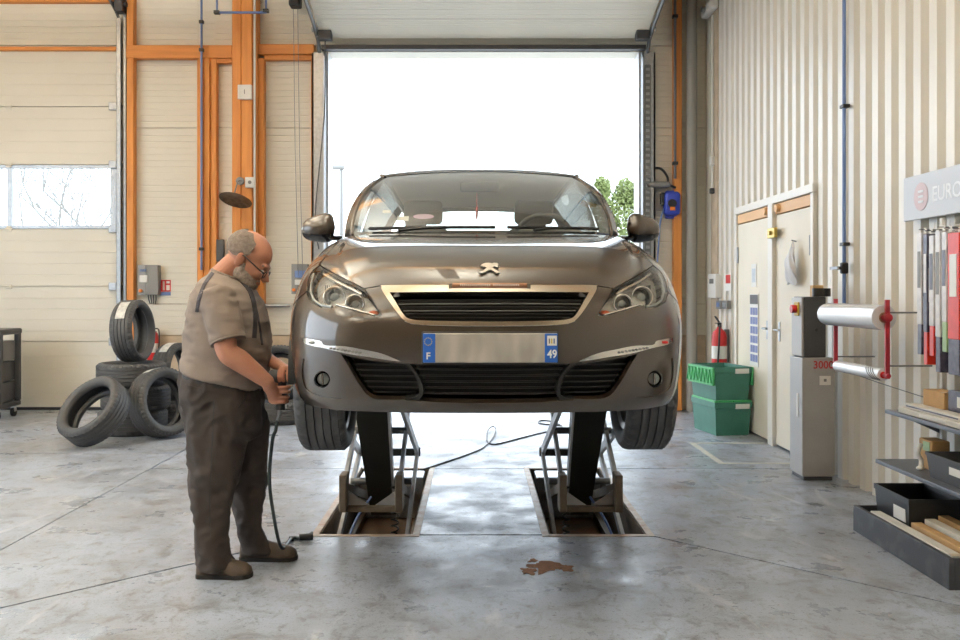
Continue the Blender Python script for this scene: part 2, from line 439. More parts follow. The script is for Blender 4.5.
for z in dj[1:6]:
    MB().bbox((D1R-.10, YB-.055, z-.045), (D1R-.01, YB-.022, z+.045), .006).cyl((D1R-.02, YB-.04, z), (D1R+.06, YB-.04, z), .016, 10).build('roller_hinge', 'galvanised', door_1)
    for x in (bx(10), bx(-110)):
        MB().bbox((x-.03, YB-.032, z-.03), (x+.03, YB-.021, z+.03), .004).cyl((x-.04, YB-.03, z), (x+.04, YB-.03, z), .009, 8).build('hinge', 'door_panel', door_1)
# vertical track of the closed door
def track(name, parent, x, z0, z1, w=.05, d=.07, m='galvanised', y=YB):
    return MB().box((x, y-d, z0), (x+.004, y, z1)).box((x, y-d, z0), (x+w, y-d+.004, z1)).box((x+w-.004, y-d, z0), (x+w, y-d+.02, z1)).build(name, m, parent)
track('track', door_1, D1R+.005, 0, 4.5, .05, .09); track('track', door_1, D1R+.065, 0, ZC-.4, .035, .05)
MB().bbox((D1R+.02, YB-.2, bz(16)), (D1R+.11, YB-.05, bz(2)), .01).cyl((D1R-.02, YB-.13, bz(8)), (D1R+.14, YB-.13, bz(8)), .03).build('track_bearing', 'dark_grey', door_1)
MB().tube(smoothpath([(D1R+.03, YB-.05, bz(40)), (D1R+.02, YB-.06, bz(20)), (D1R-.02, YB-.25, bz(5)), (D1R-.03, YB-.6, bz(-2))], 8), .018, 8).build('track_bend', 'steel', door_1)

# ------------------------------------------------------------------ open sectional door: leaf rolled up into the hall
door_2 = thing('door_2', 'open sectional overhead door rolled up above the doorway', None, kind='structure')
path = [(YB-.10, 4.13), (YB-.18, 4.24), (YB-.52, 4.36), (YB-1.0, 4.47), (YB-1.7, 4.60), (YB-2.3, 4.70), (YB-3.0, 4.78), (YB-3.6, 4.84)]
DL, DR = D2L-.04, D2R+.04
for k in range(1, len(path)-1):
    (ya, za), (yb, zb) = path[k], path[k+1]; ly = .01/math.hypot(yb-ya, zb-za)
    m = MB(); g = .006
    a = Vector((0, ya+(yb-ya)*g, za+(zb-za)*g)); b = Vector((0, yb-(yb-ya)*g, zb-(zb-za)*g)); nrm = Vector((0, (zb-za), -(yb-ya))).normalized()
    n = 11; prof = []
    for i in range(n):
        t = i/(n-1); p = a.lerp(b, t); prof += [p, a.lerp(b, min(1, t+.07)), a.lerp(b, min(1, t+.075))+nrm*.004, a.lerp(b, min(1, t+.09))+nrm*.004] if i < n-1 else [p]
    q = len(prof)
    m.add([(x, p.y, p.z) for x in (DL, DR) for p in prof], [(i, i+1, q+i+1, q+i) for i in range(q-1)])
    m.add([(x, p.y, p.z) for x in (DL, DR) for p in (a+nrm*.045, b+nrm*.045)], [(0, 1, 3, 2)])
    m.build('door_section', 'door_panel', door_2, fix=False)
MB().box((DL, path[0][0]-.06, path[0][1]-.005), (DR, path[0][0]+.04, path[0][1]+.045)).build('bottom_seal', 'dark_grey', door_2)
for s, x in ((-1, D2L), (1, D2R)):
    o = D2L-.155 if s < 0 else D2R+.005
    MB().box((o, YB-.11, 0), (o+.02, YB, 4.1)).box((o, YB-.11, 0), (o+.15, YB-.105, 4.1)).box((o+.13, YB-.11, 0), (o+.15, YB, 4.1)).build('track', 'galvanised', door_2)
    xx = (D2L-.02) if s < 0 else (D2R+.005)
    MB().box((xx, YB-.16, 0), (xx+.012, YB-.10, 4.05)).build('guide_rail', 'reveal' if s < 0 else 'steel', door_2)
    MB().bbox((x-.05 if s < 0 else x-.10, YB-.34, bz(47)+.0), (x+.10 if s < 0 else x+.05, YB-.22, bz(38)), .01).build('bottom_bracket', 'dark_grey', door_2)
    c = DL+.02 if s < 0 else DR-.02
    MB().tube([(c+s*.05, y, z-.03) for y, z in path]+[], .022, 8).build('track_bend', 'steel', door_2)
    MB().cyl((c+s*.02, YB-.3, bz(37)), (c+s*.10, YB-.3, bz(37)), .03, 12).bbox((c+s*.02, YB-.30, bz(44)), (c+s*.06, YB-.15, bz(30)), .008).build('roller_bracket', 'galvanised', door_2)
# perforated angle beside the doorway: each slot is real
m = MB(); x0 = D2R+.03
m.box((x0, YB-.135, 0), (x0+.012, YB-.125, 3.95)).box((x0+.058, YB-.135, 0), (x0+.07, YB-.125, 3.95))
z = 0.0
while z < 3.93: m.box((x0+.012, YB-.135, z), (x0+.058, YB-.125, z+.035)); z += .07
m.build('slotted_angle', 'steel', door_2)
MB().bbox((D2L+.08, YB-.42, bz(26)), (D2L+.30, YB-.34, bz(21)), .01).cyl((D2L+.05, YB-.38, bz(23.5)), (D2L+.34, YB-.38, bz(23.5)), .025).build('lock_bolt', 'dark_grey', door_2)
MB().tube(smoothpath([(D2L+.02, YB-.25, bz(46)), (D2L-.0, YB-.2, bz(120)), (D2L-.10, YB-.2, bz(215)), (D2L-.06, YB-.2, bz(250))], 8), .008, 6).build('pull_rope', 'dark_grey', door_2)
for dx in (0, .05):
    MB().tube([(bx(297)+dx, YB-.22, 4.7), (bx(297)+dx+.01, YB-.16, bz(150)), (bx(301)+dx, YB-.16, bz(276))], .004, 5).build('hand_chain', 'steel', door_2)
MB().bbox((bx(294), YB-.32, bz(14)), (bx(305), YB-.16, bz(-4)), .02).cyl((bx(303), YB-.25, bz(2)), (bx(313), YB-.25, bz(2)), .03).build('chain_hoist', 'black_plastic', door_2)

# ------------------------------------------------------------------ right wall: trapezoid cladding sheets, one metre each
wall_right = thing('wall_right', 'cream trapezoid-profile metal cladding wall', None, kind='structure')
DY0, DY1, DZ = 7.08, 9.08, 2.19           # double door opening
PER, FLAT, DEP, SL = .19, .088, .05, .012
def rib_sheet(y0, nper, z0, z1):
    prof = []
    for k in range(nper):
        b = y0+k*PER
        prof += [(0, b), (DEP*-1, b+SL), (DEP*-1, b+SL+FLAT), (0, b+2*SL+FLAT)]
    prof.append((0, y0+nper*PER)); n = len(prof)
    MB().add([(XR+p[0]+.05, p[1], z) for z in (z0, z1) for p in prof], [(i, i+1, n+i+1, n+i) for i in range(n-1)]).build('cladding_sheet', 'cladding', wall_right, fix=False)
y = DY0-64*PER
while y < 9.72:
    n = 5 if y+5*PER < 9.9 else max(1, int((9.95-y)/PER))
    ya, yb = y, y+n*PER
    if ya < DY1 and yb > DY0:
        # split sheets at the doorway
        for k in range(n):
            a = y+k*PER
            rib_sheet(a, 1, DZ if (a+PER > DY0+.02 and a < DY1-.02) else 0.0, ZC)
    else: rib_sheet(y, n, 0.0, ZC)
    y = yb
MB().bbox((XR-.015, 9.85, 0), (XR+.05, 10.12, ZC), .01).build('corner_board', 'plinth', wall_right)
MB().bbox((XR-.0, 10.12, 0), (XR+.05, YB+.02, ZC), .01).build('corner_board', 'cream_panel', wall_right)
MB().box((XR+.051, YF, 0), (XR+.12, YB+.1, ZC)).build('wall_core', 'plinth', wall_right)

# double door in the right wall
door_3 = thing('door_3', 'cream double service door with timber head in the cladding wall', None, kind='structure')
MB().bbox((XR-.03, DY0-.06, 0), (XR+.05, DY0, DZ-.052), .005).bbox((XR-.03, DY1, 0), (XR+.05, DY1+.05, DZ-.052), .005).bbox((XR-.035, DY0-.065, DZ-.05), (XR+.048, DY1+.055, DZ+.02), .005).build('door_frame', 'cladding', door_3)
DM = 8.0
MB().bbox((XR-.045, DM-.06, 0), (XR+.0, DM+.06, DZ-.05), .004).build('mullion', 'cladding', door_3)
mat('pale_pine', rgb(226, 182, 132), .55, var=.3, scale=3, color2=rgb(200, 150, 100), stretch=(6, .5, 6))
mat('door_leaf', rgb(236, 226, 206), .5, var=.08, scale=2)
for a, b in ((DY0, DM-.062), (DM+.062, DY1)):
    lf = MB().bbox((XR-.012, a+.006, .02), (XR+.03, b-.006, DZ-.155), .004).build('door_leaf', 'door_leaf', door_3)
    MB().bbox((XR-.016, a+.006, DZ-.145), (XR+.03, b-.006, DZ-.055), .004).build('head_board', 'pale_pine', door_3)
    hy = b-.10 if a == DY0 else a+.10
    MB().bbox((XR-.018, hy-.02, .93), (XR-.012, hy+.02, 1.10), .004).tube([(XR-.016, hy, 1.03), (XR-.06, hy, 1.03), (XR-.06, hy-.11, 1.03)], .009, 8).build('door_handle', 'galvanised', lf)
    MB().cyl((XR-.016, (b-.10 if a == DY0 else a+.10), DZ-.10), (XR-.05, (b-.10 if a == DY0 else a+.10), DZ-.10), .035, 14).build('roller_guide', 'pale_pine', lf)
    for z in (.3, 1.65): MB().cyl((XR-.018, (a+.02 if a == DY0 else b-.02), z), (XR-.018, (a+.02 if a == DY0 else b-.02), z+.16), .012, 8).build('hinge', 'galvanised', lf)

# ------------------------------------------------------------------ rest of the hall behind and above the camera
ceil_t = thing('ceiling', 'pale ceiling of the workshop with timber beams', None, kind='structure')
MB().box((XL, YF, ZC), (XR+.12, YB+.3, ZC+.15)).build('deck', 'ceiling', ceil_t)
for y in (-3.6, -.2, 3.1, 5.9, 8.5): MB().bbox((XL, y-.09, ZC-.30), (XR+.05, y+.09, ZC), .01, 1).build('beam', 'pale_pine', ceil_t)
tag(MB().box((XL-.15, YF, 0), (XL, .0, ZC)).box((XL-.15, 7.0, 0), (XL, YB+.3, ZC)).box((XL-.15, 0, 4.1), (XL, 7.0, ZC)).build('wall_left', 'cream_panel'), 'cream side wall of the workshop with an added open doorway', kind='structure')  # doorway added to let daylight in from the side
tag(MB().box((-50, YF-.2, -.2), (XL-.15, YB+.3, -.02)).build('ground', 'tarmac'), 'yard beside the workshop', kind='structure')
wf = MB().box((XL-.15, YF-.2, 0), (XR+.12, YF, ZC))
tag(wf.build('wall_front', mat('grey_brown_wall', rgb(128, 118, 104), .7, var=.1, scale=2)), 'plain grey-brown wall facing the car', kind='structure')
# added linear uplighters, out of view: they light the ceiling, which fills the hall
def added_uplighter(x, y, first=[None]):
    if first[0] is None:
        t = thing('added_uplighter', 'long white uplighter added out of view below the workshop ceiling', 'lamp', (x, y, 4.35), group='added linear uplighters')
        MB().bbox((-.12, -.8, 0), (.12, .8, .06), .01).build('housing', 'white_plastic', t)
        MB().bbox((-.10, -.77, .061), (.10, .77, .072), .004).build('diffuser', 'added_lamp_glow', t)
        MB().cyl((0, -.6, .06), (0, -.6, .95), .004, 6).build('suspension', 'steel', t); MB().cyl((0, .6, .06), (0, .6, .95), .004, 6).build('suspension', 'steel', t)
        first[0] = t
    else:
        t = copy_tree(first[0]); t.location = (x, y, 4.35)
    area_light('added_uplight', (x, y, 4.43), (PI, 0, 0), .22, 1.6, 200, (1, .965, .87))  # warm fill light of the added uplighter, aimed at the ceiling
for x in (-6.0, -3.2, -.4):
    for y in (-1.5, 1.8, 4.5, 7.0):
        if not (x > -2 and y > 5): added_uplighter(x, y)
# outside ground
tag(MB().box((-40, YB+.3, -.2), (40, 90, -.02)).build('ground', 'tarmac'), 'pale sunlit yard outside the open door', kind='structure')
tag(MB().box((-40, -60, -.2), (40, YF-.2, -.02)).build('ground', 'tarmac'), 'yard behind the workshop', kind='structure')
# ------------------------------------------------------------------ the car on the lift
CAR_X, CAR_Y, CAR_Z, CAR_YAW = 0.058, 3.44, 0.68, 0.0136
mat('car_paint', rgb(56, 45, 34), .36, .3, coat=1.0, var=.15, scale=900, detail=1)
MATS['car_paint'].node_tree.nodes['Principled BSDF'].inputs['Coat IOR'].default_value = 1.55
MATS['car_paint'].node_tree.nodes['Principled BSDF'].inputs['Coat Roughness'].default_value = .015
mat('chrome', rgb(214, 210, 204), .12, 1.0)
mat('satin_chrome', rgb(196, 184, 168), .22, 1.0)
mat('gloss_black', rgb(16, 16, 16), .12)
mat('matt_black', rgb(22, 22, 21), .55)
mat('seal_black', rgb(10, 10, 10), .7)
mat('slat_black', rgb(30, 29, 26), .4)
mat('bowl', rgb(214, 212, 204), .25, .25, var=.6, scale=38, color2=rgb(128, 120, 106))
mat('lamp_lens', rgb(150, 154, 152), .05, .4)
mat('amber', rgb(190, 80, 30), .3)
mat('plate_white', rgb(186, 180, 172), .4, var=.7, scale=9, color2=rgb(140, 136, 128), detail=1, thresh=(.35, .7), stretch=(2, 1, .7))
mat('plate_blue', rgb(30, 90, 176), .4)
mat('decal_white', rgb(236, 236, 232), .4)
mat('seat_cloth', rgb(92, 86, 80), .8)
mat('dash', rgb(92, 88, 80), .6)
mat('headliner', rgb(206, 198, 184), .8)
mat('tyre', rgb(62, 62, 64), .6, var=.3, scale=25, color2=rgb(84, 83, 80))
mat('alloy', rgb(150, 150, 150), .3, .9)
glassmat('car_glass', (.90, .93, .90), 2.4)
glassmat('lens_glass', (.96, .97, .97), .9)
glassmat('dark_glass', (.18, .19, .18), 1.0)

def nat_basis(n, t):
    """Weights of the natural cubic spline through n uniform knots, evaluated at t."""
    t = np.clip(np.atleast_1d(np.asarray(t, float)), 0, n-1); A = np.zeros((n, n)); B = np.zeros((n, n)); A[0, 0] = A[-1, -1] = 1
    for i in range(1, n-1):
        A[i, i-1:i+2] = (1, 4, 1); B[i, i-1:i+2] = (6, -12, 6)
    M = np.linalg.solve(A, B); i = np.minimum(t.astype(int), n-2); d = t-i; I = np.eye(n)
    a = (1-d)[:, None]; b = d[:, None]
    return a*I[i]+b*I[i+1]+((a**3-a)*M[i]+(b**3-b)*M[i+1])/6
ROWS = [
 [(0,.09,.205),(.25,.10,.205),(.48,.14,.205),(.62,.20,.205),(.72,.30,.205),(.785,.42,.205),(.83,.60,.205),(.85,.9,.205),(.85,1.35,.205)],
 [(0,.04,.26),(.26,.052,.26),(.50,.095,.26),(.64,.165,.26),(.738,.265,.26),(.803,.395,.26),(.848,.58,.26),(.868,.9,.26),(.868,1.35,.26)],
 [(0,.012,.36),(.26,.024,.36),(.50,.065,.36),(.645,.135,.36),(.748,.24,.36),(.813,.375,.36),(.864,.57,.36),(.896,.9,.36),(.894,1.35,.36)],
 [(0,0,.48),(.26,.012,.48),(.50,.052,.48),(.647,.12,.48),(.75,.225,.48),(.817,.36,.48),(.868,.56,.48),(.902,.9,.48),(.90,1.35,.48)],
 [(0,.012,.58),(.26,.024,.58),(.50,.065,.58),(.643,.135,.58),(.745,.24,.585),(.812,.375,.59),(.864,.57,.595),(.896,.9,.6),(.896,1.35,.6)],
 [(0,.035,.65),(.25,.05,.65),(.475,.10,.655),(.62,.175,.67),(.718,.285,.69),(.785,.42,.70),(.837,.60,.71),(.868,.9,.715),(.876,1.35,.72)],
 [(0,.068,.705),(.24,.087,.706),(.45,.147,.712),(.59,.235,.73),(.69,.355,.755),(.76,.50,.775),(.812,.68,.79),(.845,.95,.80),(.858,1.35,.81)],
 [(0,.15,.775),(.23,.17,.777),(.43,.235,.785),(.56,.335,.80),(.65,.46,.82),(.72,.61,.838),(.775,.78,.85),(.815,1.02,.865),(.83,1.37,.875)],
 [(0,.36,.855),(.22,.375,.857),(.41,.43,.863),(.53,.52,.872),(.615,.635,.882),(.68,.77,.893),(.735,.92,.905),(.775,1.12,.918),(.795,1.40,.93)],
 [(0,.70,.923),(.21,.71,.924),(.39,.755,.927),(.51,.825,.932),(.59,.91,.938),(.65,1.01,.945),(.70,1.12,.952),(.735,1.26,.96),(.755,1.44,.968)],
 [(0,1.06,.972),(.2,1.07,.973),(.37,1.10,.974),(.48,1.145,.976),(.56,1.20,.978),(.62,1.26,.98),(.665,1.33,.983),(.70,1.40,.986),(.715,1.48,.99)]]
G = np.array(ROWS); G = np.concatenate([G[:, :0:-1]*np.array([-1, 1, 1]), G], 1)        # 11 x 17 control points, mirror-symmetric
def SURF(u, v):
    """Body surface of the front quarter; u runs from -8 (far side) over 0 (centre line) to 8, v from 0 (lip) to 10 (cowl)."""
    u = np.atleast_1d(np.asarray(u, float)); v = np.atleast_1d(np.asarray(v, float))
    P = np.einsum('ni,nj,ijk->nk', nat_basis(11, v), nat_basis(17, u+8), G)
    # hood crease: a sharp fold from the grille corner to the screen pillar, with a shallow valley outside it
    uc = np.interp(v, [5.6, 6.3, 7.3, 8.4, 10], [1.9, 2.9, 4.0, 5.0, 6.2]); t = (np.abs(u)-uc)/.42
    t = np.where(t > 4, t, np.log1p(np.exp(np.clip(t*6, -40, 40)))/6)
    fade = np.clip((v-5.7)/.8, 0, 1)*np.clip((9.6-v)/1.2, 0, 1)
    P[:, 2] -= .026*t*np.exp(-t)*fade
    return P
def SN(u, v):
    e = .02; u = np.atleast_1d(np.asarray(u, float)); v = np.atleast_1d(np.asarray(v, float))
    du = SURF(np.minimum(u+e, 8), v)-SURF(np.maximum(u-e, -8), v); dv = SURF(u, np.minimum(v+e, 10))-SURF(u, np.maximum(v-e, 0))
    n = np.cross(du, dv); return n/np.linalg.norm(n, axis=1)[:, None]
def to_px(P):
    c, s = math.cos(CAR_YAW), math.sin(CAR_YAW); P = np.atleast_2d(P)
    X = CAR_X+P[:, 0]*c-P[:, 1]*s; Y = CAR_Y+P[:, 0]*s+P[:, 1]*c; Z = CAR_Z+P[:, 2]
    return np.stack([CX+F*X/Y, CY-F*(Z-EYE)/Y], 1)
_gu, _gv = np.meshgrid(np.linspace(-8, 8, 161), np.linspace(0, 10, 101)); _gu = _gu.ravel(); _gv = _gv.ravel()
_gs = SURF(_gu, _gv); _gp = to_px(_gs); _gn = SN(_gu, _gv); _vis = (_gn[:, 1] < -.08) & (np.abs(_gu) < 6.6)
def solve(fn, target, u, v):
    for _ in range(30):
        e = 1e-3; f0 = fn(u, v)-target; J = np.stack([(fn(u+e, v)-f0-target)/e, (fn(u, v+e)-f0-target)/e], 1)
        try: d = np.linalg.lstsq(J, -f0, rcond=None)[0]
        except Exception: break
        d = np.clip(d, -.3, .3); u = min(max(u+d[0], -8), 7.999); v = min(max(v+d[1], 0), 9.999)
        if abs(d).max() < 1e-5: break
    return u, v
def inv(x, y):
    """(u, v) of the surface point seen at pixel (x, y), folded onto u >= 0."""
    d = (_gp[:, 0]-x)**2+(_gp[:, 1]-y)**2+np.where(_vis, 0, 1e4); k = int(d.argmin())
    u, v = solve(lambda a, b: to_px(SURF(a, b))[0], np.array([x, y]), _gu[k], _gv[k])
    return abs(u), v
def cat2(pts, n=4):
    """Densify a picture polyline; points given with a third value are corners."""
    out = []; seg = [pts[0][:2]]
    def flush(sg):
        if len(sg) < 3: return [Vector((*p, 0)) for p in sg][:-1]
        return smoothpath([(*p, 0) for p in sg], n)[:-1]
    for p in pts[1:]:
        seg.append(p[:2])
        if len(p) == 3: out += flush(seg); seg = [p[:2]]
    if len(seg) > 1: out += flush(seg)
    out.append(Vector((*pts[-1][:2], 0)))
    return [(p.x, p.y) for p in out]
def UV(pts, dense=True):
    q = cat2(pts) if dense else pts
    r = [inv(*p) for p in q]
    return [(0.0 if (abs(p[0]-490.5) < .8) else a[0], a[1]) for p, a in zip(q, r)]
def stroke(uv, w=.03):
    """Thin closed band of half-width w (in uv) around an open polyline."""
    P = [Vector(p) for p in uv]; L, R = [], []
    for i in range(len(P)):
        t = P[min(i+1, len(P)-1)]-P[max(i-1, 0)]; n = Vector((-t.y*1.0, t.x*1.0)); n = n.normalized()*w if n.length > 0 else Vector((0, 0))
        L.append(P[i]+n); R.append(P[i]-n)
    return [(max(p.x, 0), p.y) for p in L+R[::-1]]
def inside(poly, x, y):
    P = np.array(poly); x0, y0 = P[:, 0], P[:, 1]; x1, y1 = np.roll(x0, -1), np.roll(y0, -1)
    c = ((y0 > y) != (y1 > y)) & (x < (x1-x0)*(y-y0)/(y1-y0+1e-15)+x0)
    return bool(c.sum() % 2)
C0 = 490.5
head_px = [(319,265.4,1),(334.5,274),(353.5,283.5),(364,289),(372,301),(381,315.4,1),(375,316),(367,313.6),(355,310.6),(344,307.3),(333,304.6,1),(331.8,308,1),(321,307),(313,303.5),(308.3,297),(306.5,290),(308,280),(312,271),(319,265.4,1)]
edge_px = [(C0,284.4),(470,284.4),(440,284.6),(400,285),(383,285.4),(375,286.8),(364,288.6,1),(353.5,283.2),(334.5,273.6),(319,265,1)]
fend_px = [(319,265),(323.5,259),(331,249.5),(339,241.5),(347,236)]
gril_px = [(C0,285.6),(440,285.7),(386,286),(382.3,287.5),(382.4,291),(388.5,300.6),(397.5,313),(404.5,320.5),(412,323.8),(430,325.2),(C0,326)]
gin_px = [(C0,292.6),(440,292.7),(390,293.2,1),(396,302.5),(404,315),(411,319.3),(430,321),(C0,321.8)]
drl_px = [(303,338.2,1),(312,339.3),(321,341.2),(325,345.2),(344,346.2),(360,349),(382,353.6),(401,361.6,1),(390,360.6),(368,357),(345,353.4),(325,348.4),(313,346),(304,343),(303,338.2,1)]
wing_px = [(341,354.4,1),(356,357.6),(372,360.4),(390,363),(401,364,1),(411,371),(417,383),(419,393),(416,397.5),(405,399.3),(388,399.6),(375,398.6),(366,393.5),(357,381),(348,365.5),(341,354.4,1)]
cent_px = [(C0,364.5),(450,364.4),(409,364.4,1),(415.5,372),(421,383),(423,394),(419,400.6,1),(440,402.4),(C0,403.4)]
fogr_px = [(303,358.5,1),(312,360),(322,366),(331,374),(338,383),(343.5,394),(341,398.5),(330,398),(319,396),(308,391),(303.5,384),(301.5,370),(303,358.5,1)]
fog_px = [(320.7+8.2*math.cos(a), 380+8.6*math.sin(a)) for a in np.linspace(0, 2*PI, 21)]
U_head, U_edge, U_fend, U_gril, U_gin, U_drl, U_wing, U_cent = [UV(p) for p in (head_px, edge_px, fend_px, gril_px, gin_px, drl_px, wing_px, cent_px)]
U_fogr, U_fog = UV(fogr_px), UV(fog_px, False)
U_div = UV([(397,362.6,1),(412,363.8,1),(424,372),(426.5,385),(426,396),(421.5,401.6,1),(405,400.4,1),(398,384),(397,362.6,1)])
# wheel arch on the side of the surface: a circle seen from the side
WY, WZ, WR = .86, .316, .352
def inv_side(y, z):
    k = int((((_gs[:, 1]-y)**2+(_gs[:, 2]-z)**2)+np.where(_gu > 4.5, 0, 9)).argmin())
    return solve(lambda a, b: SURF(a, b)[0][1:], np.array([y, z]), _gu[k], _gv[k])
arch = [inv_side(WY-WR*math.cos(a), max(WZ+WR*math.sin(a), .206)) for a in np.linspace(-.317, PI+.317, 40)]
arch_poly = [(arch[0][0], -.05)]+arch+[(arch[-1][0], -.05)]
ho = inv(307, 291.5); a_split = arch[13]
U_bf = [ho, ((ho[0]*.6+a_split[0]*.4), ho[1]*.55+a_split[1]*.45), a_split]
ihead = min(range(len(U_head)), key=lambda i: (U_head[i][0]-ho[0])**2+(U_head[i][1]-ho[1])**2)
itip = min(range(len(U_head)), key=lambda i: (U_head[i][0]-inv(364, 289)[0])**2+(U_head[i][1]-inv(364, 289)[1])**2)
lower_head = U_head[itip:ihead+1]
ic = min(range(len(U_edge)), key=lambda i: (U_edge[i][0]-lower_head[0][0])**2+(U_edge[i][1]-lower_head[0][1])**2)
bumper_poly = [(0, -.05), (arch[0][0], -.05)]+arch[:14]+U_bf[::-1][1:]+lower_head[::-1]+U_edge[:ic+1][::-1]
bumper_poly[-1] = (0, bumper_poly[-1][1])
hood_poly = [(0, U_edge[0][1])]+U_edge[1:]+U_fend[1:]+[(U_fend[-1][0], 10.05), (0, 10.05)]
gap = .028
regions = [('void', arch_poly), ('emblem_gap', None), ('grille_frame', None), ('fog', U_fog), ('drl', U_drl), ('wing', U_wing), ('cent', [(0, U_cent[0][1])]+U_cent+[(0, U_cent[-1][1])]),
           ('gin', [(0, U_gin[0][1])]+U_gin+[(0, U_gin[-1][1])]), ('gril', [(0, U_gril[0][1])]+U_gril+[(0, U_gril[-1][1])]),
           ('divider', U_div), ('head', U_head), ('gap', stroke(U_edge, gap)), ('gap', stroke(U_fend+[(U_fend[-1][0], 10)], gap)), ('gap', stroke(U_bf, gap)),
           ('gap', stroke(lower_head, gap*.8)), ('fogr', U_fogr), ('hood', hood_poly), ('bumper', bumper_poly)]
regions = [r for r in regions if r[1]]
pts = []; eds = []
def addline(poly, closed=True):
    k = len(pts); q = []
    for p in poly:
        p = (min(max(p[0], 0), 8), min(max(p[1], 0), 10))
        if not q or abs(p[0]-q[-1][0])+abs(p[1]-q[-1][1]) > 1e-4: q.append(p)
    pts.extend(q); n = len(q); eds.extend([(k+i, k+i+1) for i in range(n-1)]); closed and n > 2 and eds.append((k+n-1, k))
addline([(0, 0), (8, 0), (8, 10), (0, 10)])
for nme, poly in regions: addline(poly)
NU, NV = 96, 120
for j in range(NV+1):
    for i in range(NU+1):
        pts.append((8*(i+(.5 if (j % 2 and 0 < i < NU) else 0))/NU if i < NU else 8.0, 10*j/NV))
SCU, SCV = .2, .13
res = delaunay_2d_cdt([Vector((p[0]*SCU, p[1]*SCV)) for p in pts], eds, [], 0, 1e-5)
QV = np.array([(p.x/SCU, p.y/SCV) for p in res[0]]); QT = [tuple(f) for f in res[2]]
classes = {}
boxes = [(n, p, np.array(p).min(0), np.array(p).max(0)) for n, p in regions]
for t in QT:
    c = QV[list(t)].mean(0); nm = 'fender'
    if not (0 <= c[0] <= 8 and 0 <= c[1] <= 10): continue
    for n, p, lo, hi in boxes:
        if (c >= lo).all() and (c <= hi).all() and inside(p, c[0], c[1]): nm = n; break
    classes.setdefault(nm, []).append(t)
QP = SURF(QV[:, 0], QV[:, 1]); QN = SN(QV[:, 0], QV[:, 1])

car = thing('car', 'brown metallic hatchback raised on the scissor lift', 'car', (CAR_X, CAR_Y, CAR_Z), CAR_YAW)
def panel(name, keys, m, parent, depth=0., wall=.02, sides=(1, -1), offs=None, join=True):
    """Skin pieces made from the classified triangles; depth sinks them, wall turns their edges inward."""
    tr = [t for k in keys for t in classes.get(k, [])]
    if not tr: return []
    outs = []
    for grp in ([sides] if join else [(s,) for s in sides]):
        V, Fc, NR, cache = [], [], [], {}
        for s in grp:
            def vid(i):
                key = (i, 1 if QV[i, 0] < 1e-6 else s)
                if key not in cache:
                    d = depth if offs is None else offs(QV[i, 0], QV[i, 1])
                    p = (QP[i]-QN[i]*d)*np.array([s, 1, 1]); n = QN[i]*np.array([s, 1, 1])
                    cache[key] = len(V); V.append(tuple(p)); NR.append(tuple(n))
                return cache[key]
            ec = {}
            for t in tr:
                a, b, c = t
                pa, pb, pc = QP[a], QP[b], QP[c]
                if np.dot(np.cross(pb-pa, pc-pa), QN[a]) < 0: a, c = c, a
                f = (vid(a), vid(b), vid(c)) if s > 0 else (vid(c), vid(b), vid(a))
                Fc.append(f)
                for p, q in ((a, b), (b, c), (c, a)): ec[(p, q)] = ec.get((p, q), 0)+1
            if wall:
                for (p, q) in ec:
                    if (q, p) in ec or (QV[p, 0] < 1e-6 and QV[q, 0] < 1e-6): continue
                    ip, iq = vid(p), vid(q); k = len(V)
                    tv = Vector(V[iq])-Vector(V[ip]); n = Vector(NR[ip]); wn = tv.cross(n)*s; wn = wn.normalized() if wn.length else n
                    for i in (ip, iq): V.append(V[i]); NR.append(tuple(wn))
                    for i in (ip, iq): V.append(tuple(Vector(V[i])-Vector(NR[i])*wall)); NR.append(tuple(wn))
                    Fc.append((k+1, k, k+2, k+3) if s > 0 else (k, k+1, k+3, k+2))
        me = bpy.data.meshes.new(name); me.from_pydata(V, [], Fc); me.update()
        o = link(name, me, m, parent); me.polygons.foreach_set('use_smooth', [True]*len(me.polygons))
        me.normals_split_custom_set_from_vertices(NR)
        outs.append(o)
    return outs
hood = panel('hood', ['hood'], 'car_paint', car)[0]
fogd = lambda u, v: 0.0
bumper = panel('front_bumper', ['bumper', 'fogr_'], 'car_paint', car, wall=.025)[0]
fend = panel('front_fender', ['fender'], 'car_paint', car, join=False, wall=.03)
panel('fog_surround', ['fogr'], 'car_paint', car, depth=.006, join=False, wall=.01)
panel('panel_gap', ['gap'], 'seal_black', car, depth=.012, wall=0)
panel('grille_frame', ['gril'], 'satin_chrome', car, depth=-.006, wall=.03)
grille = panel('grille', ['gin'], 'matt_black', car, depth=.05, wall=0)[0]
panel('running_light', ['drl'], 'chrome', car, depth=.001, wall=.02, join=False)
panel('side_intake', ['wing'], 'matt_black', car, depth=.05, wall=0, join=False)
panel('intake_wall', ['wing', 'cent'], 'matt_black', car, depth=.05, wall=-.024)
panel('intake_divider', ['divider'], 'matt_black', car, depth=.006, wall=.03, join=False)
lower = panel('lower_intake', ['cent'], 'matt_black', car, depth=.06, wall=0)[0]
heads = panel('headlight', ['head'], 'bowl', car, depth=.055, wall=-.034, join=False)
for h, s in zip(heads, (1, -1)):
    panel('lens', ['head'], 'lens_glass', h, depth=.002, wall=.0, sides=(s,))
panel('fog_lamp_bowl', ['fog'], 'gloss_black', car, depth=.03, wall=-.013, join=False)
def on(px_, py_, d=0., s=1):
    """Car-space point and normal of the surface at a picture point (traced on the far-left half), mirrored with s=1."""
    u, v = inv(px_, py_); p = SURF(u, v)[0]; n = SN(u, v)[0]
    m = np.array([s, 1, 1]); return Vector((p-n*d)*m), Vector(n*m)
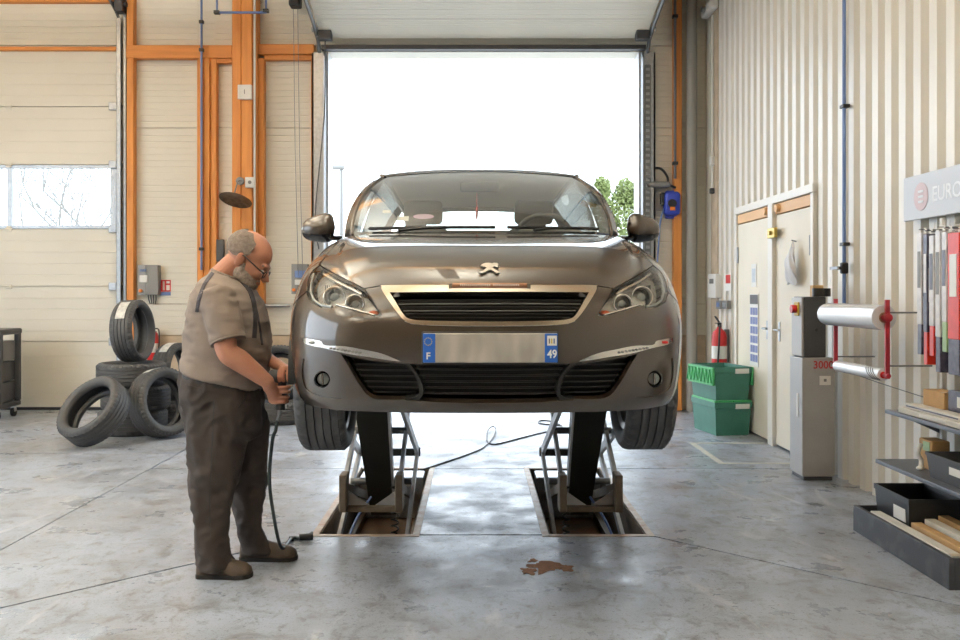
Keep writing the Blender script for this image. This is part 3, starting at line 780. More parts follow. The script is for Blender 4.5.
def path_on(pts, d, s=None):
    """Sweep path over the surface; s=None makes the full width, mirrored about the centre line."""
    L = [on(x, y, d, -1)[0] for x, y in pts]
    if s is None: R = [Vector((-p.x, p.y, p.z)) for p in L][::-1]; return L+R
    return L if s < 0 else [Vector((-p.x, p.y, p.z)) for p in L]
# grille slats: five satin bars across
for k, (yy, xl) in enumerate(((297.6, 396), (301.4, 397.5), (305.2, 400.5), (308.8, 402.5), (312.4, 405), (316, 408.5))):
    P = path_on([(xl, yy), (410, yy), (430, yy+.1), (460, yy+.3), (488, yy+.4)], .022)
    MB().tube(P, .0065 if k % 2 == 0 else .0045, 6, flat=(.5, 1.6)).build('slat', 'mid_grey' if k in (1, 3) else 'slat_black', grille, 60)
for k, yy in enumerate((370.5, 377, 383.5, 390, 396.5)):
    xl = (413.5, 417, 419.5, 421.5, 422.5)[k]
    MB().tube(path_on([(xl, yy), (440, yy+.3), (465, yy+.5), (488, yy+.6)], .03), .006, 6, flat=(.7, 1.8)).build('slat', 'slat_black', lower, 60)
sides_in = [o for o in car.children if o.name.startswith('side_intake')]
for o, s in zip(sides_in, (1, -1)):
    for (yy, x0, x1) in ((366, 350, 404), (372, 353.5, 410), (378, 357, 414), (384, 361, 416), (390, 365.5, 417), (395.5, 371, 415)):
        MB().tube(path_on([(x0, yy-.6), ((x0+x1)/2, yy), (x1, yy+.3)], .028, s), .005, 6, flat=(.6, 1.8)).build('slat', 'slat_black', o, 60)
# bright bar under the grille and the small lettered strip above it
MB().tube(path_on([(405, 320.9), (412, 323.4), (430, 325), (460, 325.7), (488, 325.9)], .000), .004, 8).build('grille_trim', 'chrome', car, 60)
P = path_on([(452.5, 287.3), (470, 287.3), (488, 287.3)], -.009)
strip = MB().tube(P, .011, 8, flat=(1.0, .45)).build('badge_strip', mat('strip_brown', rgb(146, 104, 78), .35, .4), car, 60)
for k in range(16):
    x = 461+k*1.9; p, n = on(x, 287.3, -.0145, -1); p2 = Vector((-p.x, p.y, p.z))
    MB().bbox((-.0016, -.001, -.0045 if k % 3 else -.003), (.0016, .001, .0035), .0004, 1).build('strip_mark', 'decal_white', strip, loc=p)
    MB().bbox((-.0016, -.001, -.0035), (.0016, .001, .004 if k % 4 else .003), .0004, 1).build('strip_mark', 'decal_white', strip, loc=p2) if k < 14 else None
for s in (-1, 1):
    p, n = on(451.5, 287.3, -.009, s)
    MB().prism([(0, -.008), (.022, -.009), (.022, .009), (0, .008)] if s > 0 else [(0, -.008), (0, .008), (-.022, .009), (-.022, -.009)], .004, frame(p+Vector((-.012*s if s > 0 else .012, 0, 0)), (1, 0, 0), (0, 0, 1))).build('strip_end', 'chrome', strip)
# headlamp internals
for h, s in zip(heads, (1, -1)):
    for (x, y, r, d) in ((352, 299.3, .038, .03), (329, 291, .046, .04)):
        p, n = on(x, y, d, s); m = MB(); z = Vector((0, -1, 0))
        fr = frame(p, (1, 0, 0), (0, 0, 1))
        ring = [(fr @ Vector((r*.93*math.cos(a), r*.93*math.sin(a), 0))) for a in np.linspace(0, 2*PI, 33)[:-1]]
        MB().tube(ring, .004, 8, closed=True).build('lamp_ring', 'chrome', h, 60)
        MB().lathe([(r*.9, .0), (r*.6, .025), (r*.25, .04), (.001, .042)], 28, 'Y', p).build('reflector', 'chrome', h, 60)
        MB().ell(p+Vector((0, .016, 0)), (r*.42, r*.22, r*.42), 18, 12).build('projector', 'lamp_lens', h, 60)
    P = path_on([(312, 272), (309.3, 281), (308.6, 291), (312, 299.5), (320, 304.3), (330, 305.6)], .012, -1 if s < 0 else 1)
    MB().tube(P, .0065, 8).build('light_guide', 'lamp_lens', h, 60)
    P = path_on([(334.8, 303), (347, 306.2), (360, 310), (374, 314)], .014, -1 if s < 0 else 1)
    MB().tube(P, .005, 8).build('light_guide', 'chrome', h, 60)
    P = path_on([(322, 271), (335, 278.5), (352, 287), (361, 292)], .014, -1 if s < 0 else 1)
    MB().tube(P, .006, 8).build('light_guide', 'satin_chrome', h, 60)
    p, n = on(371.5, 310, .03, s)
    MB().ell(p, (.022, .012, .011), 12, 8).build('turn_signal', 'amber', h, 60)
    for k in range(5):
        p, n = on(318+k*2.4, 288, .045, s); MB().bbox(p-Vector((.002, .004, .04)), p+Vector((.002, .012, .04)), .001, 1).build('fin', 'gloss_black', h)
    # running light reflector cells, fog lamp
    p, n = on(320.7, 380, .012, s)
    fl = MB().lathe([(.034, 0), (.034, -.006), (.030, -.008), (.028, .004), (.012, .016), (.001, .018)], 28, 'Y', p).build('fog_lamp', 'gloss_black', car, 50)
    MB().ell(p+Vector((0, .004, 0)), (.024, .006, .024), 20, 8).build('lens', 'lamp_lens', fl, 60)
    MB().bbox(p+Vector((-.004, -.010, -.023)), p+Vector((.004, -.004, .023)), .002, 1).build('shield', 'chrome', fl)
    dr = [o for o in car.children if o.name.startswith('running_light')][0 if s > 0 else 1]
    for k in range(9):
        x = 331+k*3.6; p, n = on(x, 348.3+k*.55, -.002, s); MB().bbox(p-Vector((.005, .002, .004)), p+Vector((.005, .002, .004)), .001, 1).build('led_cell', 'mid_grey', dr)
    p, n = on(313, 342.5, -.003, s)
    MB().ell(p, (.016, .004, .006), 10, 6).build('reflector', 'red' if s > 0 else 'lamp_lens', dr, 60)

# number plate, bent slightly with the bumper
pc = Vector((0, -.022, .467)); plate = MB().bbox((-.256, -.020, .411), (.256, -.006, .523), .004).build('number_plate', 'plate_white', car)
MB().bbox((-.262, -.014, .405), (.262, .03, .529), .006).build('plate_holder', 'matt_black', car)
for s in (-1, 1): MB().bbox((-.256 if s < 0 else .207, -.0215, .412), (-.209 if s < 0 else .256, -.019, .522), .002, 1).build('plate_band', 'plate_blue', plate)
fr = frame((-.236, -.0218, .436), (1, 0, 0), (0, 0, 1))
text('lettering', 'F', .036, fr, 'decal_white', plate, bold=.001)
for k in range(12):
    a = 2*PI*k/12; MB().cyl((-.236+.014*math.cos(a), -.0218, .492+.014*math.sin(a)), (-.236+.014*math.cos(a), -.0226, .492+.014*math.sin(a)), .0022, 6).build('star', 'yellow', plate)
text('lettering', '49', .044, frame((.235, -.0218, .443), (1, 0, 0), (0, 0, 1)), 'decal_white', plate, bold=.001, xs=.85)
MB().bbox((.216, -.0225, .476), (.253, -.0214, .514), .001, 1).build('region_badge', 'decal_white', plate)
for k in range(3): MB().bbox((.222+k*.009, -.0232, .484), (.227+k*.009, -.0224, .503), .0006, 1).build('region_mark', ('mid_grey', 'yellow', 'blue_pipe')[k], plate)

# rampant-lion emblem on the hood nose, cut from a plate
lion = [(-.36,.12),(-.30,.28),(-.16,.40),(.02,.42),(.14,.36),(.20,.42),(.34,.40),(.40,.28),(.34,.18),(.40,.10),(.30,.06),(.22,.14),(.14,.06),(.20,-.08),(.32,-.22),(.42,-.38),(.28,-.40),(.18,-.26),(.06,-.16),(-.06,-.20),(-.14,-.32),(-.30,-.42),(-.44,-.36),(-.26,-.24),(-.16,-.08),(-.10,.04),(-.20,.10),(-.28,.06),(-.24,.16)]
p, n = on(489.5, 269.5, -.002, -1); p.x = 0
n = Vector((0, n.y, n.z)).normalized(); up = Vector((0, -n.z, n.y)); up = up if up.z > 0 else -up
MB().prism([(a*.098, b*.098) for a, b in lion], .006, frame(p, (1, 0, 0), up)).build('emblem', mat('emblem_metal', rgb(200, 196, 188), .3, .7), car, 30)

# ------------------------------------------------------------------ cabin
def ws(s, t):
    """Windscreen surface: s across -1..1, t from the cowl to the roof."""
    bot = Vector((s*.70, 1.085+.37*abs(s)**2.2, .972+.016*s*s)); top = Vector((s*.585, 1.93+.17*s*s, 1.396-.010*s*s))
    p = bot.lerp(top, t); k = 4*t*(1-t); p.x += s*.042*k; p.y -= .03*k; p.z += .025*k
    return p
def grid_mesh(fn, n, m, name, mt, parent, sm=180):
    V = [fn(i/n, j/m) for j in range(m+1) for i in range(n+1)]
    return MB().add(V, [(j*(n+1)+i, j*(n+1)+i+1, (j+1)*(n+1)+i+1, (j+1)*(n+1)+i) for j in range(m) for i in range(n)]).build(name, mt, parent, sm)
screen = grid_mesh(lambda a, b: ws(2*a-1, b), 32, 20, 'windscreen', 'car_glass', car)
def band(t0, t1, off, name, m):
    return grid_mesh(lambda a, b: ws((2*a-1)*1.0, t0+(t1-t0)*b)+Vector((0, off, -off*.6)), 32, 2, name, m, screen)
band(0, .045, .006, 'frit_band', 'seal_black'); band(.965, 1.0, .006, 'frit_band', 'seal_black')
for s in (-1, 1):
    grid_mesh(lambda a, b: ws(s*(.965+.035*a), b)+Vector((0, .006, -.004)), 2, 20, 'frit_band', 'seal_black', screen)
cowl = grid_mesh(lambda a, b: Vector(SURF((2*a-1)*7.9, 10)[0]).lerp(ws(2*a-1, .0), b)-Vector((0, 0, .006+.02*math.sin(PI*b))), 40, 4, 'cowl_panel', 'matt_black', car)
# roof profile along the car: y, z at the centre, rail half-width, rail z
ROOF = [(1.93, 1.398, .585, 1.388), (2.15, 1.452, .618, 1.414), (2.45, 1.487, .63, 1.427), (2.85, 1.484, .628, 1.42), (3.25, 1.44, .612, 1.382), (3.6, 1.395, .59, 1.345), (3.72, 1.375, .58, 1.325)]
RB = np.array(ROOF)
def roofp(a, b):
    w = nat_basis(len(ROOF), [b*(len(ROOF)-1)])[0] @ RB; s = 2*a-1
    y = w[0]+(.17*s*s*(1-b)**6)
    return Vector((s*w[2]*(1.0), y, w[1]+(w[3]-w[1])*abs(s)**2.6))
roof = grid_mesh(roofp, 28, 40, 'roof', 'car_paint', car)
def railp(b, s): q = roofp(1 if s > 0 else 0, b); return q
def side_c(v): return Vector(SURF(8, v)[0])
BELT = 9.0
def body(y, v, s):
    """Body side behind the front wheel, section carried back from the door edge; tapers to the tail."""
    c = side_c(v); t = max(0, (y-c.y)); k = y
    w = 1.0+.004*math.sin(min(1, (y-1.35)/2.0)*PI)
    if y > 3.3: w *= 1-.24*((y-3.3)/.9)**2.4
    z = c.z+.055*min(1, max(0, (y-1.4)/2.2))*(v/10)
    return Vector((c.x*w*s, max(y, c.y), z))
RWY = 3.48
for s in (-1, 1):
    NYS, NVS = 64, 30; V = []; Fc = []
    ys = [1.35+(4.2-1.35)*j/NYS for j in range(NYS+1)]
    V = [body(y, BELT*i/NVS, s) for y in ys for i in range(NVS+1)]
    def keep(q):
        c = sum((V[i] for i in q), Vector())/4
        return math.hypot(c.y-RWY, c.z-.316) > .352
    seg = {'front_door': [], 'rear_door': [], 'rear_quarter': []}
    for j in range(NYS):
        for i in range(NVS):
            q = (j*(NVS+1)+i, j*(NVS+1)+i+1, (j+1)*(NVS+1)+i+1, (j+1)*(NVS+1)+i)
            if keep(q): seg['front_door' if ys[j] < 2.38 else 'rear_door' if ys[j] < 3.14 else 'rear_quarter'].append(q)
    for nme, qs in seg.items():
        used = sorted({i for q in qs for i in q}); ix = {g: k for k, g in enumerate(used)}
        o = MB().add([V[i]-Vector((s*.0, 0, 0)) for i in used], [tuple(ix[i] for i in q) for q in qs]).build(nme, 'car_paint', car, 180)
        md = o.modifiers.new('thick', 'SOLIDIFY'); md.thickness = .02; md.offset = -1
        if nme != 'rear_quarter':
            y0 = 2.15 if nme == 'front_door' else 2.95; p = body(y0, 7.2, s)
            MB().bbox((p.x-.012 if s < 0 else p.x-.004, p.y, p.z), (p.x+.004 if s < 0 else p.x+.012, p.y+.2, p.z+.028), .008).build('door_handle', 'car_paint', o)
    # side glass and pillars between belt and roof rail
    def glassp(a, b):
        y = 1.62+(3.5-1.62)*a; bp = body(y, BELT, s); rb = min(max((y+.28*b*(1-a)-1.93)/(3.72-1.93), 0), 1); r = railp(rb, s)
        if y < 2.1: r = ws(s, min(1, max(.05, (y+.10-1.45)/.65)))
        p = bp.lerp(r, b); p.x += s*.02*math.sin(PI*b); return p-Vector((s*.012, 0, 0))
    grid_mesh(glassp, 30, 8, 'side_window', 'dark_glass', car)
    # A pillar: from windscreen edge outwards
    def apil(a, b):
        p = ws(s, b); q = p+Vector((s*(.052-.018*b), .10-.02*b, -.006+.016*b)); r = p+Vector((s*.05, .20, -.03))
        return p.lerp(q, a*2) if a < .5 else q.lerp(r, a*2-1)
    o = grid_mesh(apil, 8, 24, 'front_pillar', 'car_paint', car, 60)
    md = o.modifiers.new('thick', 'SOLIDIFY'); md.thickness = .02; md.offset = 0
    for (ya, yb, nme, mm) in ((2.36, 2.46, 'centre_pillar', 'gloss_black'), (3.32, 3.74, 'rear_pillar', 'car_paint')):
        def pil(a, b):
            y = ya+(yb-ya)*a; bp = body(y, BELT, s); r = railp(min(1, (y-1.93)/(3.72-1.93)), s); p = bp.lerp(r, b); p.x += s*.02*math.sin(PI*b); return p
        grid_mesh(pil, 4, 8, nme, mm, car)
    MB().tube([railp(b, s)-Vector((s*.004, 0, .006)) for b in np.linspace(0, 1, 24)], .014, 8).build('roof_rail', 'car_paint', car, 60)
# shoulder pieces that close the corner between fender, door and screen
for s in (-1, 1):
    def sh(a, b):
        v = BELT+(10-BELT)*b; p = Vector(SURF(8, v)[0]); p.x *= s
        e = body(1.75, BELT, s); q = ws(s, .0).lerp(ws(s, .30), a)
        return p.lerp(e.lerp(q, b), a)
    grid_mesh(sh, 8, 6, 'mirror_base', 'gloss_black', car)
# tail: hatch, rear window and bumper
tail = MB(); rings = []
def tailp(a, b):
    s = 2*a-1; v = BELT*b; p = body(4.2, v, 1 if s >= 0 else -1)
    return Vector((s*abs(p.x), 4.2+.06*(1-s*s), p.z))
o = grid_mesh(tailp, 20, 16, 'rear_bumper', 'car_paint', car)
def hatchp(a, b):
    s = 2*a-1; lo = tailp(a, 1); hi = roofp(a, 1); return lo.lerp(hi, b)+Vector((0, .08*math.sin(PI*b), 0))
V = [[hatchp(i/20, j/16) for i in range(21)] for j in range(17)]
hm, gm = MB(), MB()
for j in range(16):
    for i in range(20):
        q = [V[j][i], V[j][i+1], V[j+1][i+1], V[j+1][i]]
        (gm if (2 < i < 17 and 2 < j < 14) else hm).add(q, [(0, 1, 2, 3)])
hm.build('tailgate', 'car_paint', car, 60); gm.build('rear_window', 'car_glass', car, 60)
# underbody and wheel-arch liners
MB().bbox((-.55, .32, .215), (.55, 4.1, .30), .03).bbox((-.80, 1.35, .17), (.80, 2.95, .24), .02).build('underbody', 'matt_black', car)
for y in (WY, RWY):
    for s in (-1, 1):
        MB().loft([[Vector((s*.74+dx, y+r*math.cos(a), .316+r*math.sin(a))) for a in np.linspace(-.12, PI+.12, 25)] for dx, r in ((-.13, .348), (.10, .352))], cap=False, closed=False).build('wheel_arch_liner', 'matt_black', car, 60)
MB().bbox((-.60, .30, .28), (.60, 1.3, .55), .03).build('engine_block', 'matt_black', car)
# wheels
def tyre_profile(OD, w, rim):
    R = OD/2; r = rim/2; h = w/2
    out = [(r, -h*.72), (r+.012, -h*.86), (r+(R-r)*.35, -h*.98), (r+(R-r)*.62, -h*1.0), (R-.022, -h*.95), (R-.008, -h*.84), (R-.004, -h*.78)]
    edges = [-.78, -.50, -.46, -.18, -.14, .14, .18, .46, .50, .78]
    for i in range(0, 10, 2):
        a, b = edges[i]*h, edges[i+1]*h
        if i: out += [(R-.010, a-.002), (R, a+.001)]
        out += [(R, (a+b)/2), (R, b-.001)]
        if i < 8: out += [(R-.010, b+.002)]
    out += [(R-.004, h*.78), (R-.008, h*.84), (R-.022, h*.95), (r+(R-r)*.62, h), (r+(R-r)*.35, h*.98), (r+.012, h*.86), (r, h*.72)]
    return out+[(r-.002, h*.5), (r+.018, h*.35), (R-.030, h*.55), (R-.022, 0), (R-.030, -h*.55), (r+.018, -h*.35), (r-.002, -h*.5)]
def tyre_mesh(OD, w, rim, n=120, axis='X'):
    """Closed tyre: grooved tread, notched shoulders, hollow inside."""
    prof = tyre_profile(OD, w, rim); mb = MB().lathe(prof, n, axis, closed=True)
    m = len(prof); R = OD/2
    for k in range(n):
        if k % 3: continue
        for i, (r, h) in enumerate(prof):
            if R-.023 < r < R-.001 and abs(h) > .75*w/2 or (R-.0005 < r and abs(h) > .52*w/2):
                v = Vector(mb.v[k*m+i]); ax = {'X': Vector((1, 0, 0)), 'Y': Vector((0, 1, 0)), 'Z': Vector((0, 0, 1))}[axis]
                rad = v-ax*v.dot(ax); v -= rad.normalized()*.008; mb.v[k*m+i] = tuple(v)
    me = mb.mesh('tyre')
    bm = bmesh.new(); bm.from_mesh(me); bmesh.ops.recalc_face_normals(bm, faces=bm.faces); bm.to_mesh(me); bm.free()
    shade(me, 35); me.materials.append(MATS['tyre']); return me
TM = tyre_mesh(.632, .225, .432)
wz = .246
for y in (WY, RWY):
    for s in (-1, 1):
        o = link('tyre', TM, None, car); o.location = (s*.748, y, wz)
        m = MB().lathe([(.214, -.085), (.218, -.09), (.19, -.08), (.185, .06), (.200, .085), (.218, .09), (.214, .085)], 36, 'X')
        for k in range(5):
            a = 2*PI*k/5; m.beam((s*.05, 0, 0), (s*.075, .19*math.cos(a), .19*math.sin(a)), .05, .03, (1, 0, 0))
        m.lathe([(.03, s*.08), (.07, s*.07), (.07, s*.03), (.02, s*.03)], 20, 'X')
        rim = m.build('rim', 'alloy', o, 40)
        MB().lathe([(.03, s*-.01), (.14, s*-.01), (.14, s*.01), (.03, s*.01)], 32, 'X', closed=True).build('brake_disc', 'steel', o, 40)
    MB().cyl((-.72, y, wz), (.72, y, wz), .03, 10).build('axle', 'matt_black', car)
# door mirrors
for s in (-1, 1):
    def mir(a, b):
        """Teardrop shell: a around, b from root to tip along x."""
        t = b; x = .825+.20*t
        hgt = .098*(1-abs(2*t-1.0)**4.0)**.5*(1-.42*t)+.001
        dep = .085*(1-abs(2*t-1)**2.6)**.5+.001
        an = 2*PI*a; c, sn = math.cos(an), math.sin(an)
        fy = 1.66+.05*t-dep*max(0, c)*1.0+dep*.35*max(0, -c)
        return Vector((s*x, fy, 1.045-.012*t+hgt*sn*(1.0 if sn > 0 else .95)))
    sh_ = grid_mesh(mir, 28, 18, 'door_mirror', 'car_paint', car, 60)
    def mir2(a, b):
        p = mir(.5+a*.5+.5, b) if False else mir(.5+a*.5, b); c = Vector((p.x, p.y, p.z)); return c
    MB().tube(smoothpath([(s*.79, 1.66, .985), (s*.84, 1.65, .985), (s*.885, 1.65, 1.0)], 5), [.03]*11, 10, flat=(.5, 1.2)).build('mirror_arm', 'gloss_black', sh_, 60)
    MB().ell((s*.925, 1.690, 1.04), (.075, .005, .06), 18, 8).build('mirror_glass', 'chrome', sh_, 60)
    def low(a, b):
        p = mir(.58+.34*a, .06+.88*b); return p+Vector((0, -.002, -.001))
    grid_mesh(low, 12, 16, 'lower_shell', 'gloss_black', sh_, 60)
# wipers
for (x0, x1) in ((-.60, .06), (.12, .62)):
    P = [ws(x/.70, .035)+Vector((0, -.012, .016)) for x in np.linspace(x0, x1, 10)]
    wp = MB().tube(P, .008, 6).build('wiper', 'seal_black', car, 60)
    q = P[6]; MB().tube([q, (q+P[2])/2+Vector((0, -.03, -.004)), P[2]+Vector((.02, -.08, -.02))], .008, 6).build('wiper_arm', 'matt_black', wp, 60)
# interior
def prof_x(poly, x0, x1, name, m, r=None):
    """Side profile (y, z) extruded across the cabin."""
    return MB().prism([(p[0], p[1]) for p in poly], x1-x0, frame((x0, 0, 0), (0, 1, 0), (0, 0, 1))).build(name, m, car, 40)
prof_x([(1.14, .955), (1.30, .975), (1.60, 1.0), (1.74, .975), (1.78, .90), (1.74, .70), (1.3, .6), (1.14, .8)], -.66, .66, 'dashboard', 'dash')
MB().bbox((.20, 1.55, .985), (.56, 1.74, 1.03), .03, 3).build('instrument_hood', 'dash', car, 60)
st = [Vector((.37+.175*math.cos(a), 1.86-.06*math.sin(a), .965+.165*math.sin(a))) for a in np.linspace(0, 2*PI, 33)[:-1]]
sw = MB().tube(st, .016, 8, closed=True).build('steering_wheel', 'matt_black', car, 60)
MB().ell((.37, 1.85, .96), (.06, .03, .05)).beam((.21, 1.86, .96), (.53, 1.86, .96), .02, .03).build('steering_hub', 'matt_black', sw, 60)
for x in (-.37, .37):
    se = MB().bbox((x-.25, 1.95, .45), (x+.25, 2.45, .62), .06, 3).build('seat', 'seat_cloth', car, 60)
    MB().loft([[Vector((x+w*math.cos(a)*.5, yy+d*math.sin(a), zz)) for a in np.linspace(0, 2*PI, 21)[:-1]] for (zz, yy, w, d) in ((.58, 2.42, .46, .07), (.75, 2.44, .50, .08), (.95, 2.50, .46, .07), (1.08, 2.54, .36, .055), (1.11, 2.55, .26, .04))]).build('backrest', 'seat_cloth', se, 60)
    MB().bbox((x-.13, 2.54, 1.13), (x+.13, 2.62, 1.29), .035, 3).build('headrest', 'seat_cloth', se, 60)
    MB().bbox((x-.22, 3.30, 1.05), (x+.22, 3.36, 1.14), .03, 3).build('rear_headrest', 'seat_cloth', se, 60)
MB().bbox((-.62, 3.2, .45), (.62, 3.34, 1.02), .05, 3).build('rear_bench', 'seat_cloth', car, 60)
grid_mesh(lambda a, b: roofp(.03+.94*a, .02+.96*b)-Vector((0, -.01, .02)), 16, 16, 'headliner', 'headliner', car)
MB().bbox((-.12, 2.0, 1.285), (.12, 2.03, 1.345), .02, 3).build('rear_view_mirror', 'matt_black', car, 60)
MB().tube([(-.02, 2.0, 1.28), (-.02, 2.0, 1.19)], .003, 6).ell((-.02, 2.0, 1.16), (.008, .008, .045), 8, 8).build('pendant', 'red', car, 60)
for (x, t, m, w, h) in ((-.52, .30, 'decal_white', .045, .03), (-.42, .20, 'decal_white', .06, .05)):
    p = ws(x/.7, t)+Vector((0, .012, -.006)); q = ws(x/.7, t+.02)+Vector((0, .012, -.006)); up = (q-p).normalized()
    MB().prism([(-w/2, -h/2), (w/2, -h/2), (w/2, h/2), (-w/2, h/2)], .001, frame(p, (1, 0, 0), up)).build('sticker', m, screen)
p = ws(-.31/.7, .22)+Vector((0, .012, -.006)); q = ws(-.31/.7, .24)+Vector((0, .012, -.006))
MB().prism([(.055*math.cos(a), .028*math.sin(a)) for a in np.linspace(0, 2*PI, 25)[:-1]], .001, frame(p, (1, 0, 0), (q-p))).build('sticker', mat('violet_sticker', rgb(190, 160, 190), .5), screen)
MB().tube([roofp(.5, .75), roofp(.5, .75)+Vector((0, .06, .16))], .006, 6).build('aerial', 'matt_black', car)
# ------------------------------------------------------------------ scissor lifts standing in the pits under the car
mat('lift_grey', rgb(206, 208, 210), .4, .2, var=.4, scale=9, color2=rgb(140, 132, 122))
mat('lift_dark', rgb(46, 47, 40), .45, .2, var=.35, scale=8, color2=rgb(30, 28, 24))
mat('lift_brown', rgb(116, 104, 88), .6, .3, var=.5, scale=10, color2=rgb(84, 60, 38))
mat('cylinder_rod', rgb(180, 180, 178), .2, 1.0)
def lift(xc, label, sgn):
    t = thing('scissor_lift', label, 'car lift', (xc, 5.9, PD+.01), group='pair of scissor lifts under the car')
    O = Vector((xc, 5.9, PD+.01))
    def L(x, y, z): return Vector((x*sgn, y, z))-Vector((0, 5.9, PD+.01))
    def arm(x, a, b, w=.022, h=.055, m='lift_grey'):
        return MB().beam(L(x, *a), L(x, *b), w, h, (0, 0, 1)).cyl(L(x-.02, *a), L(x+.02, *a), .032, 12).cyl(L(x-.02, *b), L(x+.02, *b), .032, 12).build('arm', m, t)
    FJ, RJ = (5.36, .20), (6.42, .22)
    for s in (-1, 1):
        arm(s*.205, (5.28, -.17), RJ); arm(s*.205, RJ, (5.02, .73))
        arm(s*.165, (6.76, -.18), FJ, m='lift_brown'); arm(s*.165, FJ, (6.46, .745))
        MB().bbox(L(s*.165-.022, 5.30, .06), L(s*.165+.022, 5.43, .28), .006).build('pivot_bracket', 'lift_brown', t)
        MB().prism([(0, 0), (.13, -.09), (.13, -.11), (0, -.11)], .008, frame(L(s*.145, 5.40, .17), (-s*sgn, 0, 0), (0, 0, 1))).build('gusset', 'lift_grey', t)
    MB().beam(L(-.165, 5.36, .07), L(.165, 5.36, .07), .05, .03).build('front_crossbar', 'lift_brown', t)
    MB().beam(L(-.205, 6.42, .22), L(.205, 6.42, .22), .05, .05).build('rear_crossbar', 'lift_dark', t)
    MB().cyl(L(-.2, 5.9, .12), L(.2, 5.9, .12), .022, 12).build('pivot_shaft', 'steel', t)
    MB().cyl(L(-.2, 5.85, .46), L(.2, 5.85, .46), .022, 12).build('pivot_shaft', 'steel', t)
    # wide dark torsion leg with the hydraulic cylinder beside it
    MB().add([L(-.075, 5.98, -.12), L(.075, 5.98, -.12), L(.105, 5.30, .74), L(-.105, 5.30, .74), L(-.075, 6.10, -.08), L(.075, 6.10, -.08), L(.105, 5.42, .78), L(-.105, 5.42, .78)],
             [(0, 1, 2, 3), (7, 6, 5, 4), (0, 4, 5, 1), (1, 5, 6, 2), (2, 6, 7, 3), (3, 7, 4, 0)]).build('torsion_leg', 'lift_dark', t)
    MB().cyl(L(-.03, 5.92, .02), L(-.03, 5.55, .52), .034, 16).build('hydraulic_cylinder', 'lift_dark', t, 40)
    MB().cyl(L(-.03, 5.55, .52), L(-.03, 5.33, .74), .018, 12).build('piston_rod', 'cylinder_rod', t, 40)
    MB().beam(L(.085, 5.90, -.05), L(.11, 5.24, .70), .014, .03).build('locking_bar', 'lift_grey', t)
    # base frame in the pit
    for s in (-1, 1): MB().beam(L(s*.21, 5.08, -.28), L(s*.21, 6.86, -.28), .05, .06).build('base_rail', 'lift_brown', t)
    MB().beam(L(-.21, 5.16, -.29), L(.21, 5.16, -.29), .14, .03).build('base_plate', 'lift_brown', t)
    MB().bbox(L(-.235, 6.60, -.30), L(.235, 6.86, .0), .01).build('rear_housing', 'galvanised', t)
    # platform with rubber pads
    MB().bbox(L(-.26, 4.96, .755), L(.26, 6.54, .81), .008).build('platform', 'lift_dark', t)
    for y in (5.35, 6.3): MB().bbox(L(-.11, y-.12, .81), L(.13, y+.12, .849), .01).build('rubber_pad', 'rubber', t)
    # coiled hose and air line
    P = [L(.115+.022*math.cos(a*1.0), 5.62+.022*math.sin(a), -.20+.36*a/(2*PI*9)) for a in np.linspace(0, 2*PI*9, 110)]
    MB().tube(P, .005, 5).build('coiled_hose', 'black_plastic', t, 60)
    MB().tube(smoothpath([L(-.18, 5.2, -.24), L(-.12, 5.5, -.05), L(-.05, 5.75, .05)], 6), .008, 6).build('air_line', 'blue_pipe', t, 60)
    return t
lift(-.615, 'scissor lift with coiled hose in the pit beside the mechanic', 1)
lift(.685, 'scissor lift in the pit on the cladding-wall side', -1)

# air line lying across the floor between the two pits
P = [(424, 470), (445, 463), (468, 455), (482, 449), (491, 441), (496, 433), (493, 429), (488, 433), (487, 441), (494, 445), (512, 441), (535, 435), (552, 431), (562, 427), (552, 422), (541, 421), (540, 424), (560, 426)]
Q = [floor_px(*p)+Vector((0, 0, .006)) for p in P]
for i in range(5, 8): Q[i].z += .02
tag(MB().tube(smoothpath(Q, 8), .0065, 6).build('air_cable', 'black_plastic', None, 60), 'thin black cable looped across the floor between the two lift pits', 'cable')
# ------------------------------------------------------------------ the mechanic
mat('skin', rgb(184, 130, 104), .5, var=.35, scale=14, color2=rgb(160, 92, 72), bump=.04, bscale=120)
mat('shirt', rgb(132, 119, 109), .85, var=.15, scale=10, bump=.25, bscale=16, stretch=(1, 1, .6))
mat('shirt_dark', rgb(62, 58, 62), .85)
mat('trousers', rgb(52, 43, 38), .8, var=.25, scale=6, color2=rgb(46, 40, 36), bump=.35, bscale=9, stretch=(1.4, 1.4, .4))
mat('belt', rgb(30, 27, 26), .6)
mat('shoe', rgb(74, 60, 47), .6, var=.3, scale=20)
mat('sole', rgb(30, 27, 24), .8)
mat('grey_hair', rgb(126, 112, 100), .85, var=.6, scale=60, color2=rgb(70, 60, 52), bump=.6, bscale=180)
mat('grey_beard', rgb(160, 146, 134), .85, var=.6, scale=70, color2=rgb(92, 78, 68), bump=.6, bscale=180)
mat('eye_white', rgb(225, 220, 212), .3)
mat('spectacle', rgb(30, 26, 26), .35)
mat('lip', rgb(160, 92, 80), .5)
def remesh(mb, voxel, it=4, name='body', fac=.5):
    """Fuse overlapping shapes into one continuous smooth surface."""
    me = mb.mesh(name); bm = bmesh.new(); bm.from_mesh(me); bmesh.ops.recalc_face_normals(bm, faces=bm.faces); bm.to_mesh(me); bm.free()
    o = bpy.data.objects.new('fuse', me); COL.objects.link(o)
    r = o.modifiers.new('r', 'REMESH'); r.mode = 'VOXEL'; r.voxel_size = voxel
    sm = o.modifiers.new('s', 'SMOOTH'); sm.factor = fac; sm.iterations = it
    dg = bpy.context.evaluated_depsgraph_get(); out = bpy.data.meshes.new_from_object(o.evaluated_get(dg)); out.name = name
    bpy.data.objects.remove(o); bpy.data.meshes.remove(me)
    out.polygons.foreach_set('use_smooth', [True]*len(out.polygons)); return out
